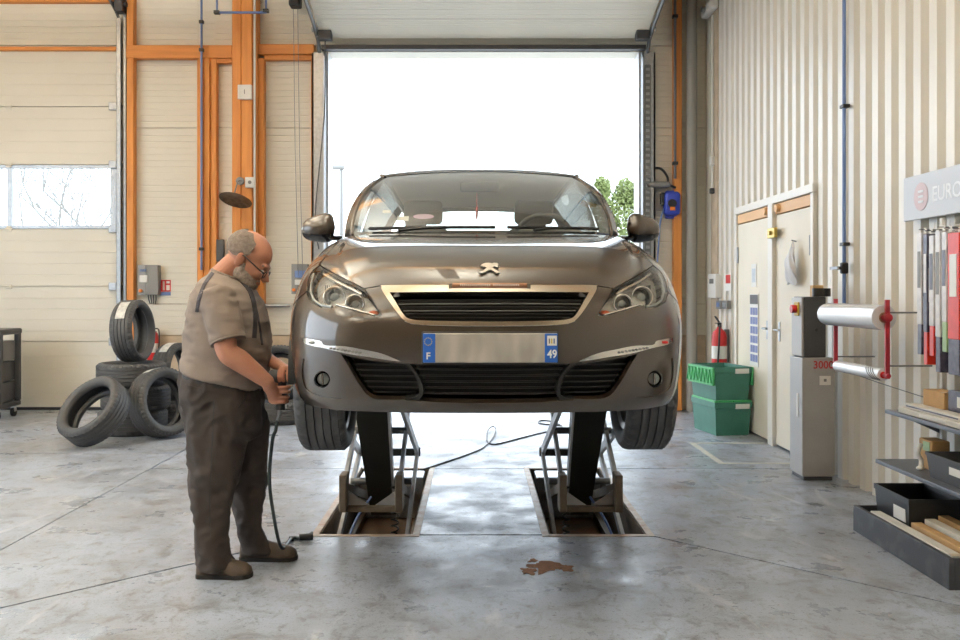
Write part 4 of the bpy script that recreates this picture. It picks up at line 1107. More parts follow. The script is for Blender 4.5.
def ripple(me, amp, scale, stretch=(1, 1, 1), seed=0., zr=None):
    """Cloth folds: push vertices along their normals by ridged noise."""
    co = [v.co.copy() for v in me.vertices]; no = [v.normal.copy() for v in me.vertices]
    for v, c, n in zip(me.vertices, co, no):
        k = 1.0 if zr is None else max(0., min(1., (c.z-zr[0])/(zr[1]-zr[0])))
        d = noise.noise((c.x*scale*stretch[0]+seed, c.y*scale*stretch[1], c.z*scale*stretch[2]))
        v.co = c+n*amp*k*(1-2*abs(d)*1.6)
    me.update()
MY = 4.40
def mp(x, y, Y=MY): return px(x, y, Y)
def ring(b, f, hw, Y=MY, n=28, sq=2.4, dy=0.):
    """Tilted cross-section between back pixel b and front pixel f, half-width hw."""
    A, B = mp(*b, Y), mp(*f, Y); c = (A+B)/2; e = (B-A)/2; out = []
    for k in range(n):
        a = 2*PI*k/n; ca, sa = math.cos(a), math.sin(a)
        ca = math.copysign(abs(ca)**(2/sq), ca); sa = math.copysign(abs(sa)**(2/sq), sa)
        out.append(c+e*ca+Vector((0, hw*sa+dy, 0)))
    return out
man = thing('person', 'bald grey-bearded mechanic in brown work shirt leaning to the wheel', 'person', (mp(222, 385).x, MY, 0))
MO = Vector(man.location)
def put(me, name, m, parent=man):
    me.transform(Matrix.Translation(-MO)); return link(name, me, m, parent)
def rel(mb): mb.v = [(v[0]-MO.x, v[1]-MO.y, v[2]-MO.z) for v in mb.v]; return mb

# head, in its own frame (facing +x), pitched forward
HC = mp(247.5, 258.5, 4.40); HR = Matrix.Rotation(math.radians(33), 4, 'Y'); HM = Matrix.Translation(HC) @ HR @ Matrix.Scale(1.07, 4)
h = MB()
h.ell((-.008, 0, .036), (.106, .079, .088), 28, 20); h.ell((.034, 0, -.022), (.070, .065, .092), 24, 18); h.ell((.048, 0, -.082), (.052, .052, .042), 20, 14)
h.ell((.020, 0, -.060), (.062, .060, .055), 20, 14)
h.ell((.092, 0, .014), (.020, .052, .016), 16, 10); h.ell((.076, .030, -.030), (.030, .026, .024), 14, 10); h.ell((.076, -.030, -.030), (.030, .026, .024), 14, 10)
h.tube([(.100, 0, .008), (.112, 0, -.016), (.126, 0, -.036), (.110, 0, -.046)], [.010, .012, .016, .014], 12)
h.ell((.112, .012, -.042), (.012, .009, .009), 10, 8); h.ell((.112, -.012, -.042), (.012, .009, .009), 10, 8)
h.ell((.098, 0, -.066), (.014, .024, .008), 12, 8); h.ell((.096, 0, -.078), (.014, .022, .008), 12, 8); h.ell((.086, 0, -.104), (.020, .022, .016), 12, 8)
for s in (-1, 1):
    h.ell((-.006, s*.080, -.016), (.021, .009, .034), 14, 10, Matrix.Rotation(-s*.35, 3, 'Z'))
    h.ell((-.012, s*.086, -.004), (.017, .006, .024), 12, 8, Matrix.Rotation(-s*.35, 3, 'Z'))
h.v = [tuple(HM @ Vector(v)) for v in h.v]
b = h
# neck, torso, limbs under the clothes
nb = HM @ Vector((-.035, 0, -.05))
b.tube([HM @ Vector((-.01, 0, -.03)), nb, mp(222, 277), mp(220, 290)], [.062, .060, .068, .085], 20)
b.loft([ring((193, 372), (256, 386), .15), ring((193, 350), (262, 366), .17), ring((195, 330), (263, 344), .175), ring((198, 310), (259, 321), .175), ring((203, 295), (252, 304), .17), ring((210, 283), (244, 291), .12)])
SN_, EN, WN = mp(221, 300, 4.215), mp(227, 351, 4.16), mp(267, 381.5, 4.20)
SF_, EF, WF = mp(226, 300, 4.60), mp(253, 350, 4.63), mp(268, 359, 4.46)
def limb(P, R, n=16): b.tube(smoothpath(P, 6), list(np.interp(np.linspace(0, len(P)-1, 6*(len(P)-1)+1), range(len(P)), R)), n)
limb([SN_, SN_.lerp(EN, .5), EN, EN.lerp(WN, .30), EN.lerp(WN, .7), WN], [.068, .058, .050, .053, .042, .032])
limb([SF_, SF_.lerp(EF, .5), EF, EF.lerp(WF, .35), WF], [.066, .056, .048, .049, .031])
# legs
HN, KN, AN = mp(220, 392, 4.32), mp(214, 470, 4.32), mp(214, 556, 4.31)
HF, KF, AF = mp(230, 392, 4.50), mp(246, 470, 4.55), mp(253, 540, 4.58)
for P in ((HN, KN, AN), (HF, KF, AF)):
    limb([P[0], P[0].lerp(P[1], .5), P[1], P[1].lerp(P[2], .4), P[2]], [.095, .08, .062, .058, .042])
    b.ell(P[2]+Vector((.05, 0, -.055)), (.10, .032, .022), 16, 10)
# hands: palm, four fingers and a thumb closed on the tool
TB = Vector((-.905, 4.315, .955))                    # centre of the wrench body
GA = Vector((-.925, 4.30, .872))                    # centre of the wrench grip
gd = Vector((.10, 0, .99)).normalized()              # grip direction
def finger(P, r0, r1): b.tube(smoothpath(P, 4), list(np.linspace(r0, r1, 4*(len(P)-1)+1)), 10); b.ell(P[-1], (r1, r1, r1), 10, 8)
b.loft([[GA+Vector((dx, dy, 0))+Vector((.0, .0, 0))+Vector((a*math.cos(k), c*math.sin(k), hz)) for k in np.linspace(0, 2*PI, 17)[:-1]] for (hz, dx, dy, a, c) in ((-.044, -.022, -.026, .018, .012), (-.035, -.026, -.028, .028, .018), (0, -.030, -.030, .034, .020), (.030, -.028, -.028, .032, .019), (.042, -.022, -.026, .020, .013))])
b.tube([WN, WN.lerp(GA+Vector((-.03, -.028, 0)), .5), GA+Vector((-.03, -.028, 0))], [.031, .030, .030], 14)
for k, (o, ln) in enumerate(((.032, 1.0), (.011, 1.08), (-.011, 1.02), (-.032, .88))):
    c = GA+gd*o
    finger([c+gd*(o*.12)+Vector(q)*1.0 for q in ((-.018, -.036, 0), (.014, -.037, .001), (.034*ln, -.016, 0), (.031, .012, -.001), (.012, .026, -.002))], .0095, .0078)
finger([GA+Vector((-.040, -.022, .030)), GA+Vector((-.030, -.004, .046)), GA+Vector((-.008, .020, .044)), GA+Vector((.016, .024, .036))], .0125, .0095)
pf = TB+Vector((-.01, .022, .030))
b.tube([WF, WF.lerp(pf, .55), pf], [.030, .029, .026], 14)
b.ell(pf+Vector((.005, .0, -.003)), (.042, .030, .019), 16, 12, Matrix.Rotation(-.7, 3, 'X'))
for k, (o, ln) in enumerate(((.038, .95), (.016, 1.05), (-.006, 1.02), (-.027, .9))):
    finger([TB+Vector((o, y_, z_)) for y_, z_ in ((.020, .043), (-.010, .046*ln), (-.036*ln, .027), (-.042, .002), (-.030, -.020))], .0095, .0078)
finger([TB+Vector((.030, .040, .028)), TB+Vector((.052, .044, .006)), TB+Vector((.058, .034, -.018)), TB+Vector((.050, .016, -.034))], .0125, .0095)
b.ell(WN, (.034, .034, .034), 14, 10); b.ell(WN.lerp(GA+Vector((-.03, -.028, 0)), .4), (.034, .030, .032), 14, 10); b.ell(WF, (.033, .033, .033), 14, 10)
body_me = remesh(b, .0045, 3, 'body', .5)
body = put(body_me, 'body', 'skin')

# hair, beard, eyes, mouth line, spectacles
def headpart(mb, name, m, parent=man, vox=None, it=2):
    mb.v = [tuple(HM @ Vector(v)) for v in mb.v]
    me = remesh(mb, vox, it, name) if vox else mb.mesh(name)
    if not vox: shade(me, 60)
    return put(me, name, m, parent)
def shell(fn, n=30, m=14, th=.006):
    """Thick cap over the skull: fn(a, t) gives a unit direction, scaled to the skull ellipsoid."""
    V = []; 
    for lay in (0, th):
        for j in range(m+1):
            for i in range(n+1):
                d = fn(i/n, j/m); V.append(Vector((-.008, 0, .036))+Vector((d.x*(.1075+lay), d.y*(.0805+lay), d.z*(.0895+lay))))
    q = (n+1)*(m+1); Fc = []
    for j in range(m):
        for i in range(n):
            a = j*(n+1)+i; Fc += [(a, a+n+1, a+n+2, a+1), (q+a, q+a+1, q+a+n+2, q+a+n+1)]
    for i in range(n): Fc += [(i, i+1, q+i+1, q+i), (m*(n+1)+i+1, m*(n+1)+i, q+m*(n+1)+i, q+m*(n+1)+i+1)]
    for j in range(m):
        a = j*(n+1); c = a+n; Fc += [(a+n+1, a, q+a, q+a+n+1), (c, c+n+1, q+c+n+1, q+c)]
    return MB().add(V, Fc)
def hairdir(a, t):
    an = math.radians(76+(284-76)*a); side = abs(math.cos(an))
    k = max(0., min(1., (math.cos(an)+.25)/.6)); k = k*k*(3-2*k)
    top = math.radians(52-26*k+3*math.sin(an*9)); bot = math.radians(-30+24*k+2*math.sin(an*13))
    el = bot+(top-bot)*t
    return Vector((math.cos(an)*math.cos(el), math.sin(an)*math.cos(el), math.sin(el)))
headpart(shell(hairdir), 'hair', 'grey_hair')
bd = MB()
bd.ell((.054, 0, -.088), (.056, .060, .042), 20, 14); bd.ell((.046, 0, -.076), (.054, .0665, .046), 20, 14); bd.ell((.030, 0, -.066), (.062, .0715, .052), 20, 14); bd.ell((.094, 0, -.060), (.013, .026, .007), 12, 8); bd.ell((.084, 0, -.104), (.024, .026, .019), 14, 10)
for s in (-1, 1): bd.tube([(.012, s*.066, -.018), (.018, s*.062, -.055), (.038, s*.054, -.084)], [.010, .014, .016], 10)
headpart(bd, 'beard', 'grey_beard', vox=.004, it=4)
for s in (-1, 1):
    ey = headpart(MB().ell((.093, s*.031, -.012), (.011, .012, .010), 14, 10), 'eye', 'eye_white')
    headpart(MB().ell((.1025, s*.032, -.013), (.003, .0055, .0055), 10, 8), 'iris', 'spectacle', ey)
    headpart(MB().tube([(.094, s*.014, .016), (.098, s*.032, .020), (.088, s*.050, .015)], .0045, 8), 'eyebrow', 'grey_hair')
headpart(MB().tube([(.100, -.022, -.071), (.109, 0, -.0715), (.100, .022, -.071)], .0035, 8), 'mouth', 'lip')
gl = MB()
for s in (-1, 1):
    c = Vector((.113, s*.033, -.016)); gl.tube([c+Vector((-.010*abs(math.cos(a))*0, .023*math.cos(a), .017*math.sin(a))) for a in np.linspace(0, 2*PI, 25)[:-1]], .0022, 6, closed=True)
    gl.tube([(.112, s*.056, -.010), (.09, s*.077, -.006), (.0, s*.086, .012), (-.018, s*.085, .0)], .0032, 6)
gl.tube([(.113, -.010, -.012), (.117, 0, -.009), (.113, .010, -.012)], .002, 6)
specs = headpart(gl, 'spectacles', 'spectacle')
for s in (-1, 1):
    headpart(MB().ell((.113, s*.033, -.016), (.001, .022, .016), 16, 8), 'spectacle_lens', 'window_glass', specs)

# work shirt
sh = MB()
sh.loft([ring((183.5, 369), (261, 389.5), .205), ring((184.5, 358), (266.5, 377), .208), ring((186, 342), (270.5, 358), .212), ring((188, 325), (269.5, 338), .212), ring((190.5, 308), (266.5, 319), .213), ring((195.5, 293), (261, 303), .212), ring((203, 281), (253, 290), .185), ring((210.5, 273.5), (246, 283), .115), ring((214.5, 270), (240.5, 279.5), .088)])
def sleeve(A, B, r0, r1, rm):
    d = (B-A); P = [A-d*.12, A, A.lerp(B, .5), A.lerp(B, .9), B]
    sh.tube(smoothpath(P, 4), list(np.interp(np.linspace(0, 4, 17), range(5), [r0*.7, r0, rm, r1, r1])), 22)
sleeve(mp(217, 296, 4.225), mp(228.5, 341, 4.175), .088, .080, .084)
sleeve(mp(226, 297, 4.59), mp(246, 335, 4.625), .088, .078, .084)
sm_ = remesh(sh, .009, 5, 'shirt'); ripple(sm_, .005, 6, (1, 1, 1.8), 3.); ripple(sm_, .003, 16, (.7, .7, 1.8), 9.)
from mathutils.bvhtree import BVHTree
def strip_on(me, pts, w, th, name, m, parent, side=-1, n=8):
    """Sewn band lying on a garment: picture points cast sideways onto it."""
    bv = BVHTree.FromPolygons([v.co for v in me.vertices], [tuple(p.vertices) for p in me.polygons]); P = smoothpath([(x, y, 0) for x, y in pts], n)
    V, Fc = [], []
    rows = []
    for i in range(len(P)):
        t = P[min(i+1, len(P)-1)]-P[max(i-1, 0)]; nn = Vector((-t.y, t.x, 0)).normalized()*w/2; r = []
        for q in (P[i]-nn, P[i], P[i]+nn):
            d = px(q.x, q.y, 1.0)-Vector((0, 0, EYE)); dn = d.normalized()
            st = Vector((0, 0, EYE))+d*3.2 if side < 0 else Vector((0, 0, EYE))+d*6
            hit = bv.ray_cast(st, dn if side < 0 else -dn)
            if hit[0] is None: r = None; break
            r.append((hit[0], hit[1]))
        if r: rows.append(r)
    for r in rows:
        for hp, hn in r: hn = hn if hn.y*side > 0 else -hn; V += [hp-hn*.002, hp+hn*th]
    for i in range(len(rows)-1):
        for k in range(2):
            a = i*6+k*2; c = a+6
            Fc += [(a+1, a+3, c+3, c+1)]
        a = i*6; c = a+6; Fc += [(a, a+1, c+1, c), (a+5, a+4, c+4, c+5)]
    return put(MB().add(V, Fc).mesh(name), name, m, parent) if len(rows) > 1 else None
BV = sm_
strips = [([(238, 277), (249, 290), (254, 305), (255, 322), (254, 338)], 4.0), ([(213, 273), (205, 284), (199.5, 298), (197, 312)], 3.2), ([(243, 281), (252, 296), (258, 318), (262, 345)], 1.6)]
shirt_src = sm_.copy()
shirt = put(sm_, 'work_shirt', 'shirt')
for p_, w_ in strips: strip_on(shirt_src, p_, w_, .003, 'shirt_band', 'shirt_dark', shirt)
put(MB().tube([p for p in ring((213.8, 269.5), (240.8, 279.8), .088, n=28)], .008, 8, closed=True).mesh('collar'), 'collar', 'shirt', shirt)
for A_, B_, r_ in ((mp(217, 296, 4.225), mp(228.5, 341, 4.175), .079), (mp(226, 297, 4.59), mp(246, 335, 4.625), .077)):
    d = (B_-A_).normalized(); u = d.orthogonal().normalized(); w = d.cross(u)
    put(MB().tube([B_+(u*math.cos(a)+w*math.sin(a))*r_ for a in np.linspace(0, 2*PI, 29)[:-1]], .005, 8, closed=True).mesh('sleeve_hem'), 'sleeve_hem', 'shirt', shirt)

# trousers
tr = MB()
tr.loft([ring((186, 362), (257, 379), .175), ring((183, 378), (260, 392), .19), ring((183, 395), (262, 405), .195), ring((186, 412), (263, 420), .19), ring((190, 430), (262, 436), .17)])
def leg(rows):
    tr.loft([ring((x0, y), (x1, y+dy), hw, Y, 24, 2.2) for (x0, x1, y, dy, hw, Y) in rows])
leg([(188, 247, 405, 2, .10, 4.33), (187, 248, 425, 0, .108, 4.32), (189, 243, 450, 0, .10, 4.315), (190.5, 239, 478, 0, .092, 4.31), (193, 232.5, 505, 0, .086, 4.31), (196, 228.5, 530, 0, .082, 4.31), (198, 229.5, 552, 2, .083, 4.31), (199.5, 236, 569, -2, .085, 4.31)])
leg([(208, 263, 405, 2, .10, 4.49), (212, 268, 425, 0, .106, 4.50), (219, 268, 450, 0, .098, 4.52), (226, 266, 478, 0, .090, 4.55), (233, 263, 505, 0, .083, 4.57), (239, 262, 525, 0, .080, 4.58), (242.5, 268, 542, 0, .082, 4.58), (244, 273, 551, 1, .083, 4.58)])
tm_ = remesh(tr, .010, 5, 'trousers'); ripple(tm_, .010, 6, (1.6, 1.6, .55), 5.); ripple(tm_, .005, 15, (1, 1, 1.2), 2.)
tr_src = tm_.copy(); trs = put(tm_, 'trousers', 'trousers')
strip_on(tr_src, [(214, 400), (213, 430), (211, 470), (210, 510), (211, 560)], .8, .002, 'side_seam', 'belt', trs)
strip_on(tr_src, [(186, 386), (196, 389), (206, 390)], 4, .012, 'pocket_flap', 'trousers', trs)
strip_on(tr_src, [(247, 388), (245, 398), (238, 408)], 1.2, .004, 'pocket_edge', 'belt', trs)
put(MB().bbox(mp(180.5, 395, 4.33), mp(186, 378, 4.42), .012).mesh('back_pocket'), 'back_pocket', 'trousers', trs)
put(MB().loft([ring((184.5, 366), (259, 384), .188), ring((184, 374), (260, 391), .193)]).mesh('belt'), 'belt', 'belt')
# shoes
def shoe(heel, toe, Y, name='shoe'):
    A, B = mp(*heel, Y), mp(*toe, Y); A.z = B.z = 0; d = (B-A).normalized(); w = Vector((-d.y, d.x, 0)); Ln = (B-A).length
    sec = [(0, .032, .09), (.04, .042, .11), (.15, .045, .115), (.35, .046, .11), (.55, .049, .090), (.72, .055, .078), (.88, .050, .068), (.97, .034, .052), (1.0, .014, .035)]
    r = []
    for t, hw, hh in sec:
        c = A+d*(Ln*t); r.append([c+w*(hw*math.cos(a)) + Vector((0, 0, .018+max(0, math.sin(a))*(hh-.018)+min(0, math.sin(a))*.006)) for a in np.linspace(0, 2*PI, 21)[:-1]])
    sh_o = put(MB().loft(r).mesh(name), name, 'shoe'); shade(sh_o.data, 60)
    r = [[A+d*(Ln*t)+w*((hw+.004)*sx)+Vector((0, 0, z)) for sx, z in ((-1, 0.001), (1, 0.001), (1, .02), (-1, .02))] for t, hw, hh in [(-.012, .026, 0)]+sec+[(1.012, .008, 0)]]
    put(MB().loft(r).mesh('sole'), 'sole', 'sole', sh_o)
    for k in range(4):
        c = A+d*(Ln*(.40+.08*k)); put(MB().tube([c+w*.03+Vector((0, 0, .070-.004*k)), c+Vector((0, 0, .094-.009*k)), c-w*.03+Vector((0, 0, .070-.004*k))], .003, 6).mesh('lace'), 'lace', 'belt', sh_o)
shoe((198, 577), (252, 577), 4.30); shoe((241, 560), (297, 557), 4.58)

# impact wrench in his hands and its hose
wr = thing('impact_wrench', 'black air impact wrench held against the front wheel', 'wrench', (TB.x, TB.y, TB.z))
m = MB().lathe([(.001, -.085), (.024, -.083), (.033, -.070), (.035, -.02), (.034, .03), (.024, .055), (.018, .070), (.018, .078), (.001, .079)], 24, 'X'); m.build('motor_housing', 'dark_grey', wr, 40)
MB().lathe([(.001, .075), (.011, .075), (.011, .085), (.016, .088), (.016, .150), (.001, .151)], 20, 'X').build('socket', 'steel', wr, 40)
g0, g1 = GA+gd*.06-TB, GA-gd*.075-TB
MB().tube([g0+Vector((.004, 0, .03)), g0, (g0+g1)/2, g1], [.022, .018, .018, .020], 16, flat=(1.15, .9)).build('grip', 'black_plastic', wr, 50)
MB().bbox(g0+Vector((.016, -.006, -.03)), g0+Vector((.028, .006, .0)), .004).build('trigger', 'steel', wr)
MB().tube([g1, g1+Vector((-.004, 0, -.03)), g1+Vector((-.012, 0, -.055))], [.010, .009, .008], 10).build('hose_fitting', 'steel', wr)
H0 = TB+g1+Vector((-.012, 0, -.05))
pts_ = [H0, H0+Vector((-.008, 0, -.05)), px(272.5, 440, 4.30), px(269.5, 475, 4.30), px(272, 505, 4.33), px(281, 528, 4.45)]
pts_[-1].z = .10; fl = floor_px(292, 540)+Vector((0, 0, .012)); f2 = floor_px(303, 541)+Vector((0, 0, .015)); f3 = floor_px(312, 535)+Vector((0, 0, .012))
ho_ = thing('air_hose', 'black air hose hanging from the impact wrench to the floor', 'hose', (f2.x, f2.y, 0))
hm_ = MB().tube(smoothpath(pts_+[fl, f2, f3], 10), .0085, 10); hm_.v = [(v[0]-f2.x, v[1]-f2.y, v[2]) for v in hm_.v]; hm_.build('tube', mat('hose_green', rgb(30, 42, 42), .4), ho_, 60)
MB().cyl((-.02, 0, .02), (.05, .02, .02), .018, 12).cyl((-.075, -.01, .014), (-.05, -.005, .014), .014, 10).build('coupling', 'black_plastic', ho_, 40)
# ------------------------------------------------------------------ tyres piled by the closed door
TW = .225
TY = {'a': tyre_mesh(.64, TW, .455, 150), 'b': tyre_mesh(.60, .215, .45, 150)}
mat('tyre_label', rgb(226, 224, 218), .5, var=.3, scale=30)
def tyre(c, axis, label, group='loose tyres beside the closed door', kind='a', lab=None, spin=0.):
    """One loose tyre at centre c with its axle along axis; lab places a paper label on the tread at that angle."""
    ax = Vector(axis).normalized(); q = Vector((1, 0, 0)).rotation_difference(ax)
    o = link('tyre_casing', TY[kind]); o.location = c; o.rotation_mode = 'QUATERNION'; o.rotation_quaternion = q
    tag(o, label, 'tyre', group)
    if lab is not None:
        R = (.64 if kind == 'a' else .60)/2+.002; m = MB(); n = 8
        V = [(w, r*math.cos(lab+(i/n-.5)*.75), r*math.sin(lab+(i/n-.5)*.75)) for r in (R, R+.002) for i in range(n+1) for w in (-.045, .045)]
        k = 2*(n+1); Fc = [(2*i, 2*i+1, 2*i+3, 2*i+2) for i in range(n)]+[(k+2*i, k+2*i+2, k+2*i+3, k+2*i+1) for i in range(n)]+[(2*i, 2*i+2, k+2*i+2, k+2*i) for i in range(n)]+[(2*i+3, 2*i+1, k+2*i+1, k+2*i+3) for i in range(n)]
        m.add(V, Fc).build('paper_label', 'tyre_label', o)
    return o
def at(x, y, Y): return px(x, y, Y)
SX = at(133, 400, 8.72).x
Z = (0, 0, 1)
tyre((SX, 8.72, TW/2), Z, 'tyre lying flat at the bottom of the stack by the closed door')
tyre((SX+.02, 8.74, TW*1.5+.003), (0, 0, 1), 'tyre lying flat in the middle of the stack by the closed door')
tyre((SX-.01, 8.71, TW*2.5+.006), (0, 0, 1), 'tyre lying flat at the top of the stack under a standing tyre')
ST = Vector((SX, 8.72, TW*3+.01))
tyre(ST+Vector((.0, 0, .298)), (.995, -.06, .06), 'labelled tyre standing upright on top of the tyre stack', kind='b', lab=.55*PI+.6)
tyre(at(94, 410, 8.0)+Vector((0, 0, -.0093)), (-.36, -.66, .62), 'tyre with no label leaning back against the tyre stack')
tyre(at(162, 400.5, 8.4)+Vector((0, 0, -.0186)), (.83, -.52, .20), 'labelled tyre leaning upright between the stack and the mechanic', lab=PI*.5)
BX = at(173, 372, 9.35)
tyre((BX.x, 9.40, TW/2), Z, 'tyre lying flat behind the leaning tyres below an upright one')
tyre((BX.x, 9.40, TW+.302), (.97, -.22, .05), 'labelled upright tyre behind the mechanic on a flat tyre', kind='b', lab=PI*.62)
RX = at(283, 412, 9.45).x
tyre((RX, 9.45, TW/2), Z, 'tyre lying flat behind the mechanic beneath the car headlamp', 'loose tyres beyond the mechanic')
tyre((RX-.06, 9.55, TW+.27), (.15, -.86, .50), 'tyre leaning on the flat tyre behind the mechanic and the wrench', 'loose tyres beyond the mechanic', 'b')
tyre((-2.95, 9.6, TW/2), Z, 'tyre lying flat hidden behind the legs of the mechanic', 'loose tyres beyond the mechanic') if False else None

# ------------------------------------------------------------------ tool trolley at the far left
tc = thing('tool_trolley', 'black tool trolley on castors in front of the closed door', 'trolley', (-5.28, 9.7, 0))
MB().bbox((-.28, -.22, .12), (.28, .22, .17), .01).build('base_tray', 'dark_grey', tc)
for i, z in enumerate((.18, .40, .62)): d = MB().bbox((-.24, -.20, z), (.24, .20, z+.21), .01).build('drawer', 'mid_grey' if i == 2 else 'dark_grey', tc); MB().bbox((-.12, -.215, z+.15), (.12, -.20, z+.17), .004).build('handle', 'galvanised', d)
for x in (-.255, .255):
    for y in (-.19, .19): MB().bbox((x-.028, y-.03, .17), (x+.028, y+.03, .93), .012).build('corner_post', 'dark_grey', tc)
MB().bbox((-.29, -.23, .90), (.29, .23, .965), .02).build('top', 'dark_grey', tc)
MB().cyl((.15, -.1, .965), (.15, -.1, 1.0), .05, 16).build('cap', 'black_plastic', tc, 40)
for x in (-.22, .22):
    for y in (-.17, .17):
        c = MB().cyl((x-.015, y, .05), (x+.015, y, .05), .05, 18).build('castor', 'rubber', tc, 40); MB().bbox((x-.025, y-.02, .05), (x+.025, y+.02, .125), .006).build('castor_fork', 'galvanised', c)

# ------------------------------------------------------------------ fittings on the back wall
def wbox(name, label, cat, x0, y0, x1, y1, d, m, r=.006, back=0.):
    k = (YB-back-d)/YB; t = thing(name, label, cat, (bx((x0+x1)/2)*k, YB-back, EYE+(bz(y1)-EYE)*k))
    w, h = (bx(x1)-bx(x0))*k, (bz(y0)-bz(y1))*k
    return t, MB().bbox((-w/2, -d, 0), (w/2, 0, h), r).build('body', m, t), w, h
t, b_, w, h = wbox('door_control_box', 'grey door control box with display beside the closed door', 'control box', 138, 265, 158, 295, .10, 'mid_grey')
MB().bbox((-w*.5, -.104, 0), (-w*.12, -.098, h), .004).build('side_panel', 'grey_metal', t)
MB().bbox((-w*.42, -.112, h*.42), (-w*.02, -.10, h*.66), .008).build('display', 'white_plastic', t)
for i in range(3): MB().bbox((-w*.38+i*.025, -.114, h*.78), (-w*.38+i*.025+.016, -.10, h*.86), .003).build('button', 'blue_pipe', t)
MB().cyl((-w*.34, -.10, h*.14), (-w*.34, -.135, h*.14), .018, 14).build('rotary_switch', 'orange', t)
for k in range(4): MB().tube(smoothpath([(-.02+k*.03, -.04, 0), (-.01+k*.028, -.05, -.05), (.0+k*.02, -.03, -.10)], 5), .006, 6).build('cable', 'black_plastic', t)
MB().cyl((-w*.3, -.05, h), (-w*.3, -.05, h+.03), .012, 8).cyl((w*.2, -.05, h), (w*.2, -.05, h+.03), .012, 8)
t, b_, w, h = wbox('door_control_box', 'grey door control box beside the open door and the headlamp', 'control box', 291.5, 264, 308, 294, .10, 'mid_grey')
MB().bbox((-w*.5, -.104, 0), (-w*.15, -.098, h), .004).build('side_panel', 'grey_metal', t)
MB().bbox((-w*.30, -.112, h*.55), (w*.4, -.10, h*.78), .008).build('display', 'blue_pipe', t)
MB().bbox((-w*.30, -.112, h*.30), (w*.3, -.10, h*.48), .02).build('keypad', 'white_plastic', t)
MB().cyl((-w*.34, -.10, h*.14), (-w*.34, -.135, h*.14), .018, 14).build('rotary_switch', 'orange', t)
t = thing('fire_sign', 'small red and white fire-point sign beside the control box', 'sign', (bx(165.5), YB, bz(295.5)))
MB().bbox((-.062, -.006, .045), (.062, 0, .18), .002).build('plate', 'red', t)
MB().bbox((-.03, -.009, .06), (-.008, -.006, .165), .001).build('symbol', 'paper', t); MB().bbox((.012, -.009, .06), (.05, -.006, .12), .001).build('symbol', 'paper', t); MB().bbox((.012, -.009, .14), (.05, -.006, .165), .001).build('symbol', 'paper', t)
MB().bbox((-.062, -.006, 0), (.062, 0, .042), .002).build('lower_plate', 'blue_pipe', t)
t, b_, w, h = wbox('junction_box', 'square white junction box high on the thick timber post', 'junction box', 237.5, 84.5, 251.5, 99, .05, 'white_plastic', back=.24); MB().bbox((-.004, -.056, h*.35), (.004, -.05, h*.65), .001).build('cover_slot', 'mid_grey', t)
t, b_, w, h = wbox('junction_box', 'white junction box beside the round metal dish', 'junction box', 245, 177, 254.5, 187.5, .05, 'white_plastic', back=.24); MB().cyl((0, -.05, h/2), (0, -.055, h/2), .02, 12).build('cover_knob', 'mid_grey', t)
t = thing('metal_dish', 'round dark metal dish on a bracket on the timber post', 'dish', (bx(240)*.975, YB-.24, EYE+(bz(181)-EYE)*.975))
MB().cyl((0, 0, 0), (0, -.03, 0), .045, 16).build('wall_boss', 'steel', t, 40)
MB().tube([(0, -.03, 0), (0, -.12, -.02), (-.03, -.18, -.19)], .008, 8).build('bracket_arm', 'steel', t)
rot = Matrix.Rotation(math.radians(-22), 3, 'X') @ Matrix.Rotation(math.radians(8), 3, 'Y')
d_ = MB().lathe([(.001, .012), (.06, .010), (.15, -.004), (.178, -.018), (.184, -.022), (.178, -.026), (.14, -.014), (.05, .0), (.001, .003)], 36)
d_.v = [tuple(rot @ Vector(v)+Vector((.0, -.19, -.215))) for v in d_.v]; d_.build('dish', mat('aged_metal', rgb(74, 68, 58), .45, .6, var=.6, scale=18, color2=rgb(128, 118, 100)), t, 50)
tag(MB().bbox((bx(216.5)*.988, YB-.14, bz(262)), (bx(224)*.988, YB-.09, bz(240)), .006).build('steel_bracket', 'dark_grey'), 'narrow dark steel plate fixed to the timber post behind the mechanic', 'bracket')
def pipe(name, label, pts, r, m, clips=(), grp=None):
    t = thing(name, label, 'pipe', pts[0], group=grp); O = Vector(pts[0])
    MB().tube([Vector(p)-O for p in pts], r, 10).build('tube', m, t, 60)
    for c in clips: c = Vector(c)-O; MB().bbox(c-Vector((r*1.9, r*1.9, .018)), c+Vector((r*1.9, r*1.9, .018)), .004).build('clip', 'black_plastic', t)
    return t
Y1 = YB-.16
pipe('air_pipe', 'blue compressed-air pipe running down the timber post pair', [px(201.5, 270, Y1), px(201.5, -60, Y1)], .013, 'blue_pipe', [px(201.5, y, Y1) for y in (22, 50, 249)])
Y2 = YB-.5
def q2(x, y): return px(x, y, Y2)
pipe('air_pipe', 'blue compressed-air pipe bent in a U across the thick post', [q2(217, -20), q2(217, 12.5), q2(266, 12.5), q2(266, -20)], .016, 'blue_pipe', [q2(217, 12.5), q2(266, 11)])
pipe('cable_conduit', 'thin white cable conduit down the side of the thick post', [(bx(254.6)*.974, YB-.27, bz(305)), (bx(254.6)*.974, YB-.27, ZC)], .012, 'white_plastic')
pipe('rail_pipe', 'horizontal grey pipe on the wall beside the open door', [(bx(265), YB-.05, bz(305.5)), (bx(291), YB-.05, bz(305.5))], .02, 'galvanised')
pipe('drain_pipe', 'thick grey drain pipe in the corner by the cladding wall', [(bx(689.5), YB-.11, 0), (bx(689.5), YB-.11, ZC)], .062, mat('pvc_grey', rgb(150, 148, 142), .45), [])
pipe('air_pipe', 'slim dark pipe beside the single timber post near the hose reel', [(bx(672.5), YB-.13, bz(180)), (bx(672.5), YB-.13, ZC)], .016, mat('slate_pipe', rgb(96, 98, 108), .4, .3), [(bx(672.5), YB-.13, bz(y)) for y in (20, 165)])
